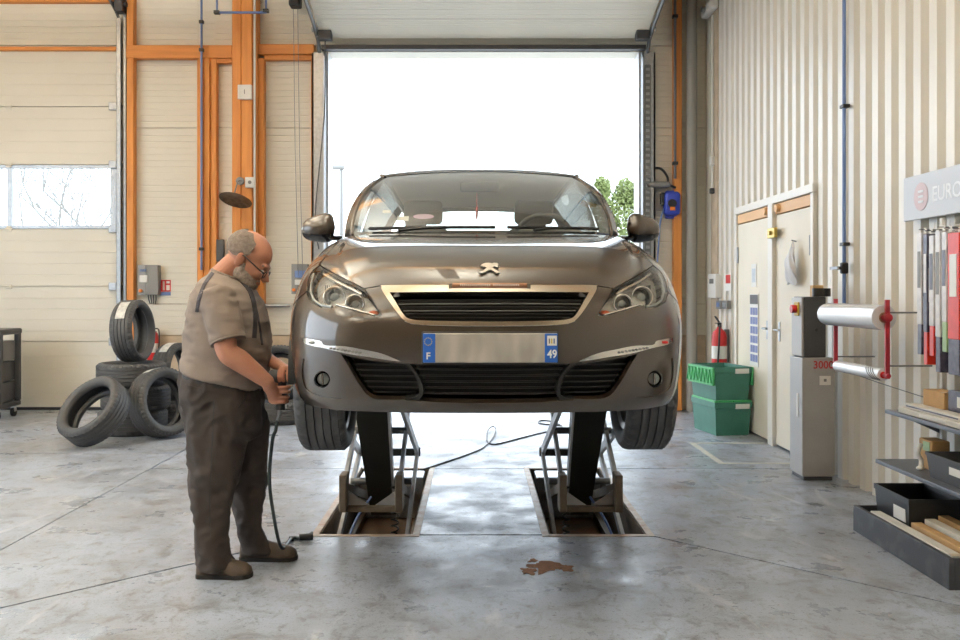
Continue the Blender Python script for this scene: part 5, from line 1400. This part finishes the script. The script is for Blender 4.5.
# hose reel
t = thing('hose_reel', 'blue hose reel hanging on the wall beside the open door', 'hose reel', (bx(668.5), YB, bz(219)))
MB().bbox((-.085, -.20, .03), (.10, -.06, .30), .045, 4).build('drum_cover', 'blue_reel', t, 40)
MB().cyl((0, -.20, .16), (0, -.21, .16), .05, 24).build('hub', 'black_plastic', t, 40)
MB().bbox((-.125, -.17, .14), (-.07, -.10, .29), .015).build('housing', 'black_plastic', t)
MB().bbox((-.03, -.222, .08), (.03, -.214, .12), .003).build('emblem_plate', 'orange', t)
MB().bbox((-.05, -.10, .0), (.09, 0, .32), .02).build('wall_bracket', 'blue_reel', t)
MB().tube(smoothpath([(-.09, -.16, .10), (-.13, -.15, -.08), (-.15, -.14, -.40), (-.17, -.14, -.62)], 8), .010, 8).build('hose', 'blue_pipe', t, 60)
t = thing('hose_bracket', 'black bent hose arm above the blue hose reel', 'hose arm', (bx(660), YB, bz(187)))
MB().tube(smoothpath([(-.16, -.08, .20), (-.02, -.10, .20), (.06, -.10, .11), (.08, -.10, .02), (.16, -.10, -.02)], 8), .014, 8).build('hose', 'black_plastic', t, 60)
MB().bbox((-.17, -.14, -.02), (.10, -.02, .05), .03).build('shelf_bracket', 'mid_grey', t)
# wall extinguisher behind the tyres
def extinguisher(loc, label, s=1.0, rz=0.):
    t = thing('fire_extinguisher', label, 'fire extinguisher', loc, rz)
    MB().lathe([(.001, 0), (.070*s, .0), (.076*s, .012*s), (.076*s, .36*s), (.066*s, .41*s), (.035*s, .44*s), (.024*s, .45*s), (.024*s, .47*s), (.001, .47*s)], 28).build('cylinder', 'red', t, 40)
    MB().lathe([(.0765*s, .14*s), (.0775*s, .14*s), (.0775*s, .27*s), (.0765*s, .27*s)], 28).build('label_band', 'paper', t, 40)
    MB().bbox((-.02*s, -.02*s, .46*s), (.02*s, .02*s, .51*s), .005).build('valve', 'black_plastic', t)
    MB().beam((-.01*s, 0, .515*s), (-.12*s, -.01, .57*s), .02, .008).build('lever', 'black_plastic', t); MB().beam((-.01*s, 0, .50*s), (-.11*s, -.01, .50*s), .02, .008).build('carry_handle', 'black_plastic', t)
    MB().tube(smoothpath([(.02*s, 0, .48*s), (.09*s, -.02, .46*s), (.10*s, -.03, .30*s), (.09*s, -.04, .10*s)], 8), .010*s, 8).build('hose', 'black_plastic', t, 60)
    MB().cyl((0, 0, .475*s), (0, -.03*s, .475*s), .016*s, 12).build('gauge', 'white_plastic', t)
    MB().bbox((-.02, .05*s, .10*s), (.02, .10*s, .44*s), .004).build('wall_hanger', 'steel', t)
    return t
extinguisher((bx(157), YB-.13, .56), 'red fire extinguisher on the wall behind the tyre stack', .8)
extinguisher((2.562, 9.44, .52), 'red fire extinguisher above the green crates on the cladding wall', 1.02, -PI/2)
# ------------------------------------------------------------------ right wall fittings
def rw(x, y, X=XR): Y = F*X/(x-CX); return Vector((X, Y, EYE-(y-CY)/F*Y))
XS = XR-.002
def rbox(name, label, cat, x0, y0, x1, y1, d, m, X=XS, r=.005, grp=None):
    """Box on the cladding wall between picture columns x0 < x1 (far to near) and rows y0 < y1."""
    a, b = rw(x0, y0, X), rw(x1, y1, X); ya, yb = b.y, a.y; zc = rw((x0+x1)/2, y0, X).z, rw((x0+x1)/2, y1, X).z
    t = thing(name, label, cat, (X, (ya+yb)/2, zc[1]), group=grp)
    return t, MB().bbox((-d, -(yb-ya)/2, 0), (0, (yb-ya)/2, zc[0]-zc[1]), r).build('body', m, t), yb-ya, zc[0]-zc[1]
t, b_, w, h = rbox('wall_telephone', 'upright white box on the wall left of the service door', 'wall box', 713, 274, 721, 298, .06, 'white_plastic'); MB().bbox((-.064, -w*.25, h*.6), (-.058, w*.25, h*.8), .002).build('label_strip', 'mid_grey', t)
t, b_, w, h = rbox('safety_notice', 'small red and white notice beside the service door', 'notice', 726, 274, 731.5, 291, .006, 'paper'); MB().bbox((-.009, -w*.4, h*.45), (-.005, w*.4, h*.95), .001).build('red_panel', 'red', t)
for k, (x0, x1, lb) in enumerate(((720.5, 725, 'grey wall socket below the upright white box'), (726.5, 731.5, 'grey wall switch below the red and white notice'))):
    t, b_, w, h = rbox('wall_socket', lb, 'socket', x0, 300.5, x1, 309, .05, 'mid_grey'); MB().bbox((-.056, -w*.3, h*.25), (-.05, w*.3, h*.75), .002).build('cover', 'blue_pipe' if k == 0 else 'galvanised', t)
t, b_, w, h = rbox('alarm_sounder', 'white round alarm sounder high in the corner', 'alarm', 709, 4, 719, 14, .10, 'white_plastic', r=.03); MB().cyl((-.10, 0, h/2), (-.14, 0, h/2), .035, 14).build('horn', 'mid_grey', t)
t = thing('cable_conduit', 'white vertical conduit in the corner below the alarm', 'conduit', (XR-.03, 9.98, bz(195))); MB().cyl((0, 0, 0), (0, 0, 1.95), .014, 10).build('tube', 'white_plastic', t, 50); MB().bbox((-.03, -.04, .28), (.02, .04, .38), .01).build('conduit_box', 'white_plastic', t); MB().bbox((-.03, -.03, -.03), (.02, .03, .03), .01).build('end_cap', 'dark_grey', t)
# papers and bag on the doors
t, b_, w, h = rbox('wall_calendar', 'blue and white calendar poster on the far door leaf', 'calendar', 750, 294, 758.5, 366, .003, 'paper', X=XR-.016, r=.001)
MB().bbox((-.005, -w*.46, h*.86), (-.002, w*.46, h*.99), .001).build('photo_header', 'dark_grey', t)
for c in range(3):
    for r_ in range(6): MB().bbox((-.005, -w*.42+c*w*.29, h*(.06+r_*.13)), (-.002, -w*.42+c*w*.29+w*.24, h*(.06+r_*.13)+h*.10), .0005, 1).build('month_block', mat('print_blue', rgb(112, 124, 172), .6) if (c+r_) == 0 else 'print_blue', t)
t, b_, w, h = rbox('paper_notice', 'narrow paper notice above the calendar on the far door leaf', 'notice', 751.5, 264, 756.5, 287, .002, 'paper', X=XR-.014, r=.0005); MB().bbox((-.004, -w*.3, h*.2), (-.0015, w*.3, h*.8), .0004, 1).build('print', 'galvanised', t)
t, b_, w, h = rbox('door_lock', 'brass box lock on the mullion between the two leaves', 'lock', 770.5, 228, 777.5, 238, .03, mat('brass', rgb(196, 172, 92), .35, .7), X=XR-.045); MB().cyl((-.03, 0, h*.5), (-.05, 0, h*.5), .02, 12).build('lock_knob', 'brass', t)
bgc = rw(794, 264, XR-.04); t = thing('plastic_bag', 'crumpled white plastic bag hanging on the near door leaf', 'bag', (XR-.02, bgc.y, bgc.z))
mb = MB(); rings = []
for j in range(14):
    f = j/13; z = .135-.30*f; wv = .035+.085*min(1, f*1.6)*(1-.10*f); d = .012+.035*math.sin(PI*min(1, f*1.02)); rings.append([Vector((-.03-d*(1+math.cos(a))*.5*(1+.25*math.sin(5*a+j*.8)), wv*math.sin(a)*(1+.08*math.sin(7*a+j)), z+.01*math.sin(3*a))) for a in np.linspace(0, 2*PI, 25)[:-1]])
mb.loft(rings).build('bag_body', mat('bag_film', rgb(214, 212, 214), .4, bump=.4, bscale=30), t, 60)
for s in (-1, 1): MB().tube(smoothpath([(-.03, s*.03, .12), (-.03, s*.018, .17), (-.022, 0, .19)], 5), .005, 6).build('bag_handle', 'bag_film', t)
MB().cyl((0, 0, .185), (-.04, 0, .195), .006, 8).build('hook', 'steel', t)
# blue pipe with valve on the cladding
Yp = F*(XR-.03)/(845.5-CX); t = thing('air_pipe', 'vertical blue air pipe with valve on the cladding wall', 'pipe', (XR-.04, Yp, 1.28))
MB().cyl((0, 0, 0), (0, 0, 4.0), .0125, 12).build('tube', 'blue_pipe', t, 50)
for z in (.42, 1.4, 2.4): MB().bbox((-.02, -.035, z-.012), (.03, .035, z+.012), .004).build('clip', 'black_plastic', t)
MB().bbox((-.025, -.022, .21), (.025, .022, .29), .010).cyl((-.025, 0, .25), (-.075, 0, .25), .012, 8).build('valve', 'black_plastic', t); MB().beam((-.07, -.07, .25), (-.07, .07, .25), .012, .02).build('valve_lever', 'steel', t)
# ------------------------------------------------------------------ green crates
mat('crate_green', rgb(56, 116, 100), .5, var=.15, scale=8); mat('crate_lid', rgb(62, 164, 96), .45)
def crate(loc, rz, label, lids):
    t = thing('storage_crate', label, 'crate', loc, rz, group='green storage crates'); W2, D2, H = .19, .275, .315
    def rr(w, d, z): return [Vector((x, y, z)) for x, y in ((-w, -d), (w, -d), (w, d), (-w, d))]
    m = MB().loft([rr(W2*.86, D2*.90, 0), rr(W2*.95, D2*.97, H*.82), rr(W2*.95, D2*.97, H*.82+.001), rr(W2, D2, H*.84), rr(W2, D2, H), rr(W2*.95, D2*.97, H), rr(W2*.93, D2*.95, H-.03), rr(W2*.80, D2*.86, .012)])
    m.build('tub', 'crate_green', t)
    MB().bbox((W2*.1, -D2-.004, H*.80), (W2*.85, -D2+.02, H*.95), .003).build('card_label', 'paper', t)
    if lids == 'open':
        for s in (-1, 1):
            l = thing('lid_flap', None, None, (s*(W2+.006), 0, H-.005)); l.parent = t
            f = MB().bbox((-.008 if s > 0 else -.016, -D2*.98, -.17), (.016 if s > 0 else .008, D2*.98, .0), .004).build('flap_panel', 'crate_lid', l)
            for k in range(7): y0 = -D2*.9+k*.075; MB().beam((s*.020, y0, -.15), (s*.020, y0+.037, -.02), .010, .012, (1, 0, 0)).beam((s*.020, y0+.037, -.02), (s*.020, y0+.074, -.15), .010, .012, (1, 0, 0)).build('rib', 'crate_lid', l)
    else:
        for s in (-1, 1): MB().bbox((s*.003, -D2*.97, H-.005), (s*W2*.99, D2*.97, H+.018), .006).build('lid_flap', 'crate_lid', t)
    return t
cc = Vector((2.27, 8.5, 0)); rz_ = .17
cen = cc+Vector((math.cos(rz_)*.175-math.sin(rz_)*.255, math.sin(rz_)*.175+math.cos(rz_)*.255, 0))
crate((cen.x, cen.y, 0), rz_, 'green storage crate with closed lid standing on the floor', 'shut')
crate((cen.x-.01, cen.y, .334), rz_+.03, 'open green storage crate with hanging lid flaps stacked on another', 'open')
# ------------------------------------------------------------------ grey floor cabinet with control unit
mat('cab_grey', rgb(166, 163, 160), .45, .2, var=.12, scale=5)
t = thing('machine_cabinet', 'tall grey metal machine cabinet reading 3000', 'cabinet', (2.475, 6.61, 0))
MB().bbox((-.118, -.13, .03), (.118, .13, .885), .006).build('body', 'cab_grey', t); MB().bbox((-.105, -.115, 0), (.105, .115, .03), .003).build('plinth', 'dark_grey', t)
MB().bbox((-.03, -.133, .775), (.118, -.128, .86), .002).build('number_plate', 'cab_grey', t)
text('lettering', '3000', .078, frame((.032, -.1335, .833), (1, 0, 0), (0, 0, 1)), mat('red_print', rgb(178, 40, 44), .5), t, bold=.0015, xs=.95)
s_ = MB().bbox((.005, -.1335, .69), (.085, -.129, .755), .001).build('rating_sticker', 'paper', t); MB().bbox((.035, -.135, .715), (.055, -.133, .735), .001).build('sticker_mark', 'mid_grey', s_)
MB().bbox((-.1215, -.06, .45), (-.117, -.02, .62), .001).build('side_label', 'paper', t)
t = thing('control_unit', 'black control unit with rotary switch on top of the grey cabinet', 'control unit', (2.455, 6.61, .886))
MB().bbox((-.075, -.10, 0), (.085, .12, .44), .008).build('casing', 'dark_grey', t); MB().bbox((-.090, -.095, .005), (-.075, .115, .435), .005).build('side_plate', 'cab_grey', t)
k_ = MB().bbox((-.098, -.045, .30), (-.089, .045, .40), .004).build('switch_plate', 'yellow', t); MB().cyl((-.098, 0, .35), (-.135, 0, .35), .03, 16).build('switch_knob', 'red', k_)
MB().cyl((.01, -.10, .20), (.01, -.108, .20), .012, 12).build('indicator', 'black_plastic', t)
t = thing('tape_roll', 'dark adhesive tape roll on top of the black control unit', 'tape roll', (2.52, 6.55, 1.327)); MB().lathe([(.04, 0), (.065, 0), (.065, .06), (.04, .06)], 28, closed=True).build('tape', 'slat_black', t, 40); MB().lathe([(.036, .002), (.041, .002), (.041, .058), (.036, .058)], 28, closed=True).build('core', 'plinth', t, 40)
tag(MB().bbox((2.50, 6.66, 1.326), (2.58, 6.72, 1.41), .004).build('cardboard_box', mat('cardboard', rgb(196, 160, 112), .75, var=.15, scale=10)), 'small cardboard box behind the tape roll on the control unit', 'box')
# ------------------------------------------------------------------ film roll holder on the wall
mat('dark_red', rgb(158, 34, 46), .4)
t = thing('film_holder', 'red wall bracket holding rolls of plastic film', 'roll holder', (XR-.01, 5.7, .85))
O_ = Vector(t.location)
def Lw(x, y, z): return Vector((x, y, z))-O_
for y in (5.24, 5.99):
    MB().beam(Lw(2.40, y, .855), Lw(2.40, y, 1.315), .014, .026, (1, 0, 0)).build('upright', 'dark_red', t)
    for z in (1.24, .93): MB().cyl(Lw(2.40, y, z), Lw(XR-.004, y, z), .005, 8).build('wall_rod', 'steel', t)
    MB().cyl(Lw(2.40, y-.02, 1.21), Lw(2.40, y+.02, 1.21), .024, 16).build('bearing', 'dark_red', t, 40); MB().cyl(Lw(2.40, y-.02, .872), Lw(2.40, y+.02, .872), .014, 12).build('bearing', 'dark_red', t, 40)
MB().cyl(Lw(2.40, 5.24, 1.21), Lw(2.40, 6.16, 1.21), .012, 10).build('axle', 'dark_red', t); MB().cyl(Lw(2.40, 5.24, .872), Lw(2.40, 6.0, .872), .009, 10).build('axle', 'dark_red', t)
MB().tube(smoothpath([Lw(2.42, 6.1, .86), Lw(2.5, 5.6, .80), Lw(2.62, 5.1, .74)], 6), .003, 5).build('cutting_wire', 'steel', t)
mat('film', rgb(226, 227, 230), .25, coat=.5, bump=.15, bscale=25); mat('core_card', rgb(176, 140, 116), .8)
t = thing('film_roll', 'thick roll of white plastic film on the red bracket', 'film roll', (2.40, 5.70, 1.21)); MB().lathe([(.03, -.42), (.073, -.42), (.075, -.40), (.075, .40), (.073, .42), (.03, .42)], 36, 'Y', closed=True).build('film', 'film', t, 40); MB().lathe([(.024, -.425), (.031, -.425), (.031, .425), (.024, .425)], 24, 'Y', closed=True).build('core', 'core_card', t, 40)
t = thing('film_roll', 'thin roll of printed plastic film on the lower axle', 'film roll', (2.40, 5.62, .872)); MB().lathe([(.012, -.33), (.036, -.33), (.037, -.32), (.037, .32), (.036, .33), (.012, .33)], 28, 'Y', closed=True).build('film', 'film', t, 40); MB().lathe([(.010, -.335), (.020, -.335), (.020, .335), (.010, .335)], 20, 'Y', closed=True).build('core', 'red', t, 40)
for k in range(4): MB().tube([Vector((.038*math.sin(a), -.2+k*.03+.06*a, .038*math.cos(a))) for a in np.linspace(-2.4, -.6, 8)], .003, 5).build('print_stripe', 'dark_grey', t)
# ------------------------------------------------------------------ hanging shop sign
t = thing('shop_sign', 'pale grey shop sign with round emblem and white EUROREPAR lettering', 'sign', (XR-.05, 4.55, 1.785))
SY0, SY1 = 3.55-4.55, 5.45-4.55
MB().bbox((-.02, SY0, 0), (.0, SY1, .262), .004).build('panel', mat('sign_grey', rgb(190, 194, 202), .4), t)
fr = frame((-.0205, SY1-.34, .125), (0, -1, 0), (0, 0, 1))
text('lettering', 'EUROREPAR', .120, fr, mat('sign_white', rgb(222, 225, 230), .4), t, align='LEFT', bold=.001)
MB().cyl((-.02, SY1-.215, .13), (-.0225, SY1-.215, .13), .082, 32).build('emblem_disc', mat('sign_rose', rgb(204, 182, 188), .5), t)
e_ = [(-.045, 0.0), (.035, 0.0)]
for z in (-.03, 0, .03): MB().bbox((-.0245, SY1-.215-.03, .13+z-.007), (-.0222, SY1-.215+.03, .13+z+.007), .002).build('emblem_bar', 'sign_white', t)
for y in (SY0+.2, SY1-.2): MB().bbox((0, y-.02, .05), (.055, y+.02, .21), .004).build('wall_bracket', 'steel', t)
# ------------------------------------------------------------------ display unit with shelves under the sign
mat('shelf_grey', rgb(96, 100, 108), .45, .4, var=.25, scale=6); mat('tray_dark', rgb(58, 59, 63), .5, .3, var=.6, scale=9, color2=rgb(104, 104, 106), thresh=(.5, .72))
GY0, GY1 = 4.10, 5.14
t = thing('display_shelving', 'dark grey metal display shelving against the cladding wall', 'shelving', (2.4, (GY0+GY1)/2, 0)); GO = Vector(t.location)
def Lg(x, y, z): return Vector((x, y, z))-GO
sf = MB().bbox(Lg(2.16, GY0, 0), Lg(2.185, GY1, .145), .003).build('plinth_front', 'tray_dark', t); MB().bbox(Lg(2.185, GY1-.02, 0), Lg(2.60, GY1, .145), .003).build('plinth_end', 'tray_dark', t); MB().bbox(Lg(2.185, GY0, 0), Lg(2.60, GY0+.02, .145), .003).build('plinth_end', 'tray_dark', t); MB().bbox(Lg(2.185, GY0+.02, .03), Lg(2.60, GY1-.02, .05), .003).build('tray_floor', 'tray_dark', t)
for (x, z, nm) in ((2.285, .385, 'shelf'), (2.34, .668, 'shelf')):
    MB().bbox(Lg(x, GY0-.3, z), Lg(2.60, GY1, z+.022), .004).build(nm, 'shelf_grey', t)
    for y in (GY0+.05, GY1-.12): MB().prism([(0, 0), (-.22, 0), (0, -.10)], .006, frame(Lg(2.60, y, z), (1, 0, 0), (0, 0, 1))).build('shelf_bracket', 'shelf_grey', t)
for y in (GY0-.25, GY1-.16): MB().bbox(Lg(2.585, y, 0), Lg(2.612, y+.03, 1.77), .003).build('upright', 'white_plastic', t)
# wire grid panel, each wire real
for k in range(13): MB().cyl(Lg(2.583, GY0-.25, 1.0+k*.06), Lg(2.583, GY1-.15, 1.0+k*.06), .0028, 5).build('grid_wire', 'white_plastic', t)
for k in range(22): MB().cyl(Lg(2.580, GY0-.2+k*.055, .95), Lg(2.580, GY0-.2+k*.055, 1.75), .0028, 5).build('grid_wire', 'white_plastic', t)
# wiper packs hanging on hooks
mat('pack_white', rgb(222, 220, 220), .35, var=.4, scale=25, color2=rgb(170, 168, 178)); mat('pack_dark', rgb(52, 50, 70), .35, var=.5, scale=25, color2=rgb(110, 106, 120)); mat('pack_red', rgb(206, 52, 34), .35, var=.4, scale=18, color2=rgb(150, 30, 26)); mat('pack_green', rgb(150, 180, 130), .4)
packs = [(5.03, 'pack_white', 'pack_dark', .66, .05, 'white and dark wiper pack hanging next to the red roll bracket'), (4.965, 'pack_dark', 'pack_red', .70, .045, 'dark wiper pack with red foot on the wire grid'), (4.90, 'pack_white', 'pack_red', .64, .05, 'white wiper pack with red foot between two others'),
         (4.835, 'pack_white', 'pack_dark', .74, .05, 'tall white wiper pack with dark foot on the wire grid'), (4.77, 'pack_white', 'pack_green', .62, .05, 'white wiper pack with green foot beside the red pack'), (4.68, 'pack_red', 'pack_dark', .72, .11, 'wide red wiper pack with black foot on the wire grid'), (4.565, 'pack_red', 'pack_white', .66, .10, 'wide red wiper pack with white foot next to another red one')]
for i, (y, m1, m2, ln, w, lb) in enumerate(packs):
    top = 1.68-.01*(i % 3)
    t = thing('wiper_pack', lb, 'package', (2.47, y-.125, top-ln), group='wiper packs on the wire grid')
    MB().bbox((-.05, -w/2, ln*.25), (.03, w/2, ln), .004).build('card_sleeve', m1, t); MB().bbox((-.048, -w/2+.002, 0), (.028, w/2-.002, ln*.25), .004).build('foot', m2, t)
    MB().bbox((-.042, -w*.5-.0015, ln*.48), (.022, -w*.5+.001, ln*.74), .0005, 1).build('print_panel', ('pack_dark', 'pack_white', 'mid_grey', 'pack_white', 'mid_grey', 'pack_white', 'pack_white')[i], t)
    MB().bbox((-.052, -w*.3, ln*.55), (-.049, w*.3, ln*.85), .001).build('print_strip', ('mid_grey', 'pack_white', 'pack_dark', 'mid_grey', 'pack_dark', 'decal_white', 'pack_dark')[i], t)
    MB().bbox((-.018, -.014, ln), (-.014, .014, ln+.03), .002).build('hang_tab', 'paper', t); MB().tube([(-.05, 0, ln+.02), (.112, 0, ln+.02)], .003, 6).build('hook', 'steel', t)
# goods on the shelves
def carton(name, label, cat, a, b, m, extra=None, rz=0.):
    c = Vector(((a[0]+b[0])/2, (a[1]+b[1])/2, a[2])); t = thing(name, label, cat, c, rz); h = b[2]-a[2]; wx, wy = (b[0]-a[0])/2, (b[1]-a[1])/2
    MB().bbox((-wx, -wy, 0), (wx, wy, h), .003).build('carton', m, t)
    if extra == 'tape': MB().bbox((-wx-.001, -wy-.001, h-.001), (wx+.001, -wy+.03, h+.001), .0004, 1).build('tape', 'plinth', t)
    if extra == 'label': MB().bbox((-wx-.002, -wy*.5, h*.25), (-wx+.001, wy*.3, h*.75), .0004, 1).build('print_label', 'paper', t)
    if extra == 'stripe': MB().bbox((-wx-.002, -wy*.95, h*.35), (-wx+.001, wy*.95, h*.65), .0004, 1).build('stripe', 'pack_dark', t)
    return t
mat('carton_white', rgb(216, 212, 202), .6, var=.15, scale=9); mat('carton_brown', rgb(182, 146, 98), .75, var=.2, scale=9)
carton('flat_carton', 'long white carton lying on the top shelf', 'box', (2.36, 4.34, .691), (2.44, 5.02, .722), 'carton_white', 'label')
carton('flat_carton', 'white carton with dark stripe stacked behind on the top shelf', 'box', (2.45, 4.34, .691), (2.55, 4.98, .74), 'carton_white', 'stripe')
carton('flat_carton', 'thin white carton resting on the long white carton', 'box', (2.37, 4.40, .723), (2.44, 4.96, .748), 'carton_white', 'stripe')
carton('cardboard_box', 'brown cardboard box at the back of the top shelf', 'box', (2.46, 4.72, .741), (2.57, 4.94, .83), 'carton_brown', 'tape')
carton('cardboard_box', 'dark cardboard box with red print next to the wiper packs', 'box', (2.47, 4.44, .741), (2.57, 4.70, .85), 'pack_dark', 'label')
def bin_(name, label, a, b, m, lab=True):
    c = Vector(((a[0]+b[0])/2, (a[1]+b[1])/2, a[2])); t = thing(name, label, 'bin', c); wx, wy, h = (b[0]-a[0])/2, (b[1]-a[1])/2, b[2]-a[2]
    def rr(k, z): return [Vector((x*wx*k, y*wy*k, z)) for x, y in ((-1, -1), (1, -1), (1, 1), (-1, 1))]
    MB().loft([rr(.88, 0), rr(.97, h*.88), rr(1.0, h*.88), rr(1.0, h), rr(.95, h), rr(.93, h-.02), rr(.83, .008)]).build('tub', m, t)
    if lab: MB().bbox((-wx*.96, -wy*.75, h*.42), (-wx*.90, -wy*.1, h*.72), .001).build('paper_label', 'paper', t)
    return t
bin_('plastic_bin', 'dark grey plastic bin with paper label on the middle shelf', (2.33, 4.25, .408), (2.57, 4.66, .535), 'dark_grey')
bin_('plastic_bin', 'black plastic bin with paper label on the bottom tray', (2.255, 4.68, .052), (2.54, 5.09, .28), 'black_plastic')
t = thing('card_bag', 'brown paper bag with green logo strip on the middle shelf', 'bag', (2.47, 4.84, .408)); MB().bbox((-.05, -.07, 0), (.05, .07, .16), .008).build('bag', 'carton_brown', t); MB().bbox((-.052, -.05, .10), (-.049, .02, .15), .001).build('green_strip', 'pack_green', t)
t = thing('plastic_grip', 'curved white plastic handle leaning on the paper bag', 'handle', (2.375, 4.80, .409)); MB().tube(smoothpath([(0, 0, .01), (.01, .01, .05), (-.005, .015, .09), (.012, .02, .14)], 6), .012, 10).build('grip', 'white_plastic', t, 60); MB().ell((0, 0, .012), (.022, .018, .012)).build('foot', 'white_plastic', t, 60)
for i, (x, m, lb) in enumerate(((2.215, 'carton_white', 'long white carton in the bottom tray along its front edge'), (2.285, 'carton_brown', 'long brown carton in the bottom tray next to the white one'), (2.355, 'carton_white', 'long pale carton between two brown ones in the bottom tray'), (2.425, 'carton_brown', 'long brown carton at the back of the bottom tray'))):
    carton('long_carton', lb, 'box', (x-.028, 4.13, .052), (x+.028, 4.98 if i == 0 else 4.66, .150+.018*i), m, 'tape')
# ------------------------------------------------------------------ outside the open door
t = thing('street_lamp', 'tall street lamp in the yard outside the open door', 'street lamp', (px(341.5, 300, 26).x, 26, -.02))
MB().cyl((0, 0, 0), (0, 0, 5.0), .07, 12, .045).build('post', 'mid_grey', t, 50); MB().cyl((0, 0, 0), (0, 0, .5), .10, 12).build('base', 'mid_grey', t, 50)
MB().bbox((-.62, -.12, 4.92), (.10, .12, 5.05), .05, 3).build('lamp_head', 'grey_metal', t, 50)
def tree_crown(name, label, cx, cy, crown, trunk_h, nleaf, m_leaf, seed):
    t = thing(name, label, 'tree', (cx, cy, -.02)); rnd = random.Random(seed)
    MB().tube([(0, 0, 0), (.05, 0, trunk_h*.5), (0, .05, trunk_h)], [.14, .11, .06], 10).build('trunk', 'carton_brown', t, 60)
    mb = MB()
    for _ in range(nleaf):
        bx_, by_, bz_, br = rnd.choice(crown)
        while True:
            d = Vector((rnd.uniform(-1, 1), rnd.uniform(-1, 1), rnd.uniform(-1, 1)))
            if .35 < d.length < 1: break
        c = Vector((bx_, by_, bz_))+Vector((d.x*br, d.y*br, d.z*br*1.5)); u = Vector((rnd.gauss(0, 1), rnd.gauss(0, 1), rnd.gauss(0, 1))).normalized(); v = u.orthogonal().normalized(); s = rnd.uniform(.045, .09)
        mb.add([c-u*s, c+v*s*.5, c+u*s, c-v*s*.5], [(0, 1, 2, 3)])
    o = mb.build('foliage', m_leaf, t, fix=False); o['kind'] = 'stuff'
mat('leaf', rgb(128, 140, 84), .6, var=.5, scale=2, color2=rgb(92, 110, 58))
tree_crown('leafy_tree', 'bright green leafy tree in the yard beyond the open door', px(620, 200, 30).x, 30, [(-.55, 0, 4.1, .55), (.1, 0, 3.9, .6), (.7, .2, 4.0, .55), (-.2, 0, 3.0, .9), (.6, 0, 2.8, .9), (-.6, 0, 2.3, .9), (.2, .1, 4.7, .35), (-.6, 0, 4.8, .3), (.75, 0, 4.6, .35)], 3.2, 9000, 'leaf', 4)
def bare_tree(label, x, y, H, seed):
    t = thing('bare_tree', label, 'tree', (x, y, -.02)); rnd = random.Random(seed); mb = MB()
    def grow(p, d, ln, r, k):
        q = p+d*ln; mid = p.lerp(q, .5)+Vector((rnd.gauss(0, .04), rnd.gauss(0, .04), 0))*ln; mb.tube([p, mid, q], [r, r*.85, r*.7], 5, cap=False)
        if k == 0: return
        for _ in range(3 if k > 1 else 2):
            nd = (d+Vector((rnd.gauss(0, .5), rnd.gauss(0, .5), rnd.uniform(-.1, .45)))).normalized(); grow(q if rnd.random() < .6 else mid, nd, ln*rnd.uniform(.6, .85), r*.62, k-1)
    for _ in range(5): grow(Vector((0, 0, .9)), Vector((rnd.gauss(0, .5), rnd.gauss(0, .3), 1)).normalized(), H*.26, .035, 5)
    mb.build('branches', mat('bark_pale', rgb(120, 112, 104), .9), t, 60, fix=False)['kind'] = 'stuff'
    MB().cyl((0, 0, 0), (0, 0, 1.0), .08, 10).build('trunk', 'bark_pale', t, 60)
bare_tree('leafless tree seen through the window of the closed door', px(62, 200, 17).x, 17, 6.0, 3)
t = thing('distant_mast', 'slender pale mast far beyond the open door', 'mast', (px(443, 200, 42).x, 42, -.02)); MB().cyl((0, 0, 0), (0, 0, 9.4), .16, 14, .12).build('shaft', 'decal_white', t, 50); MB().cyl((0, 0, 9.4), (0, 0, 9.8), .03, 8).build('tip', 'decal_white', t, 50)
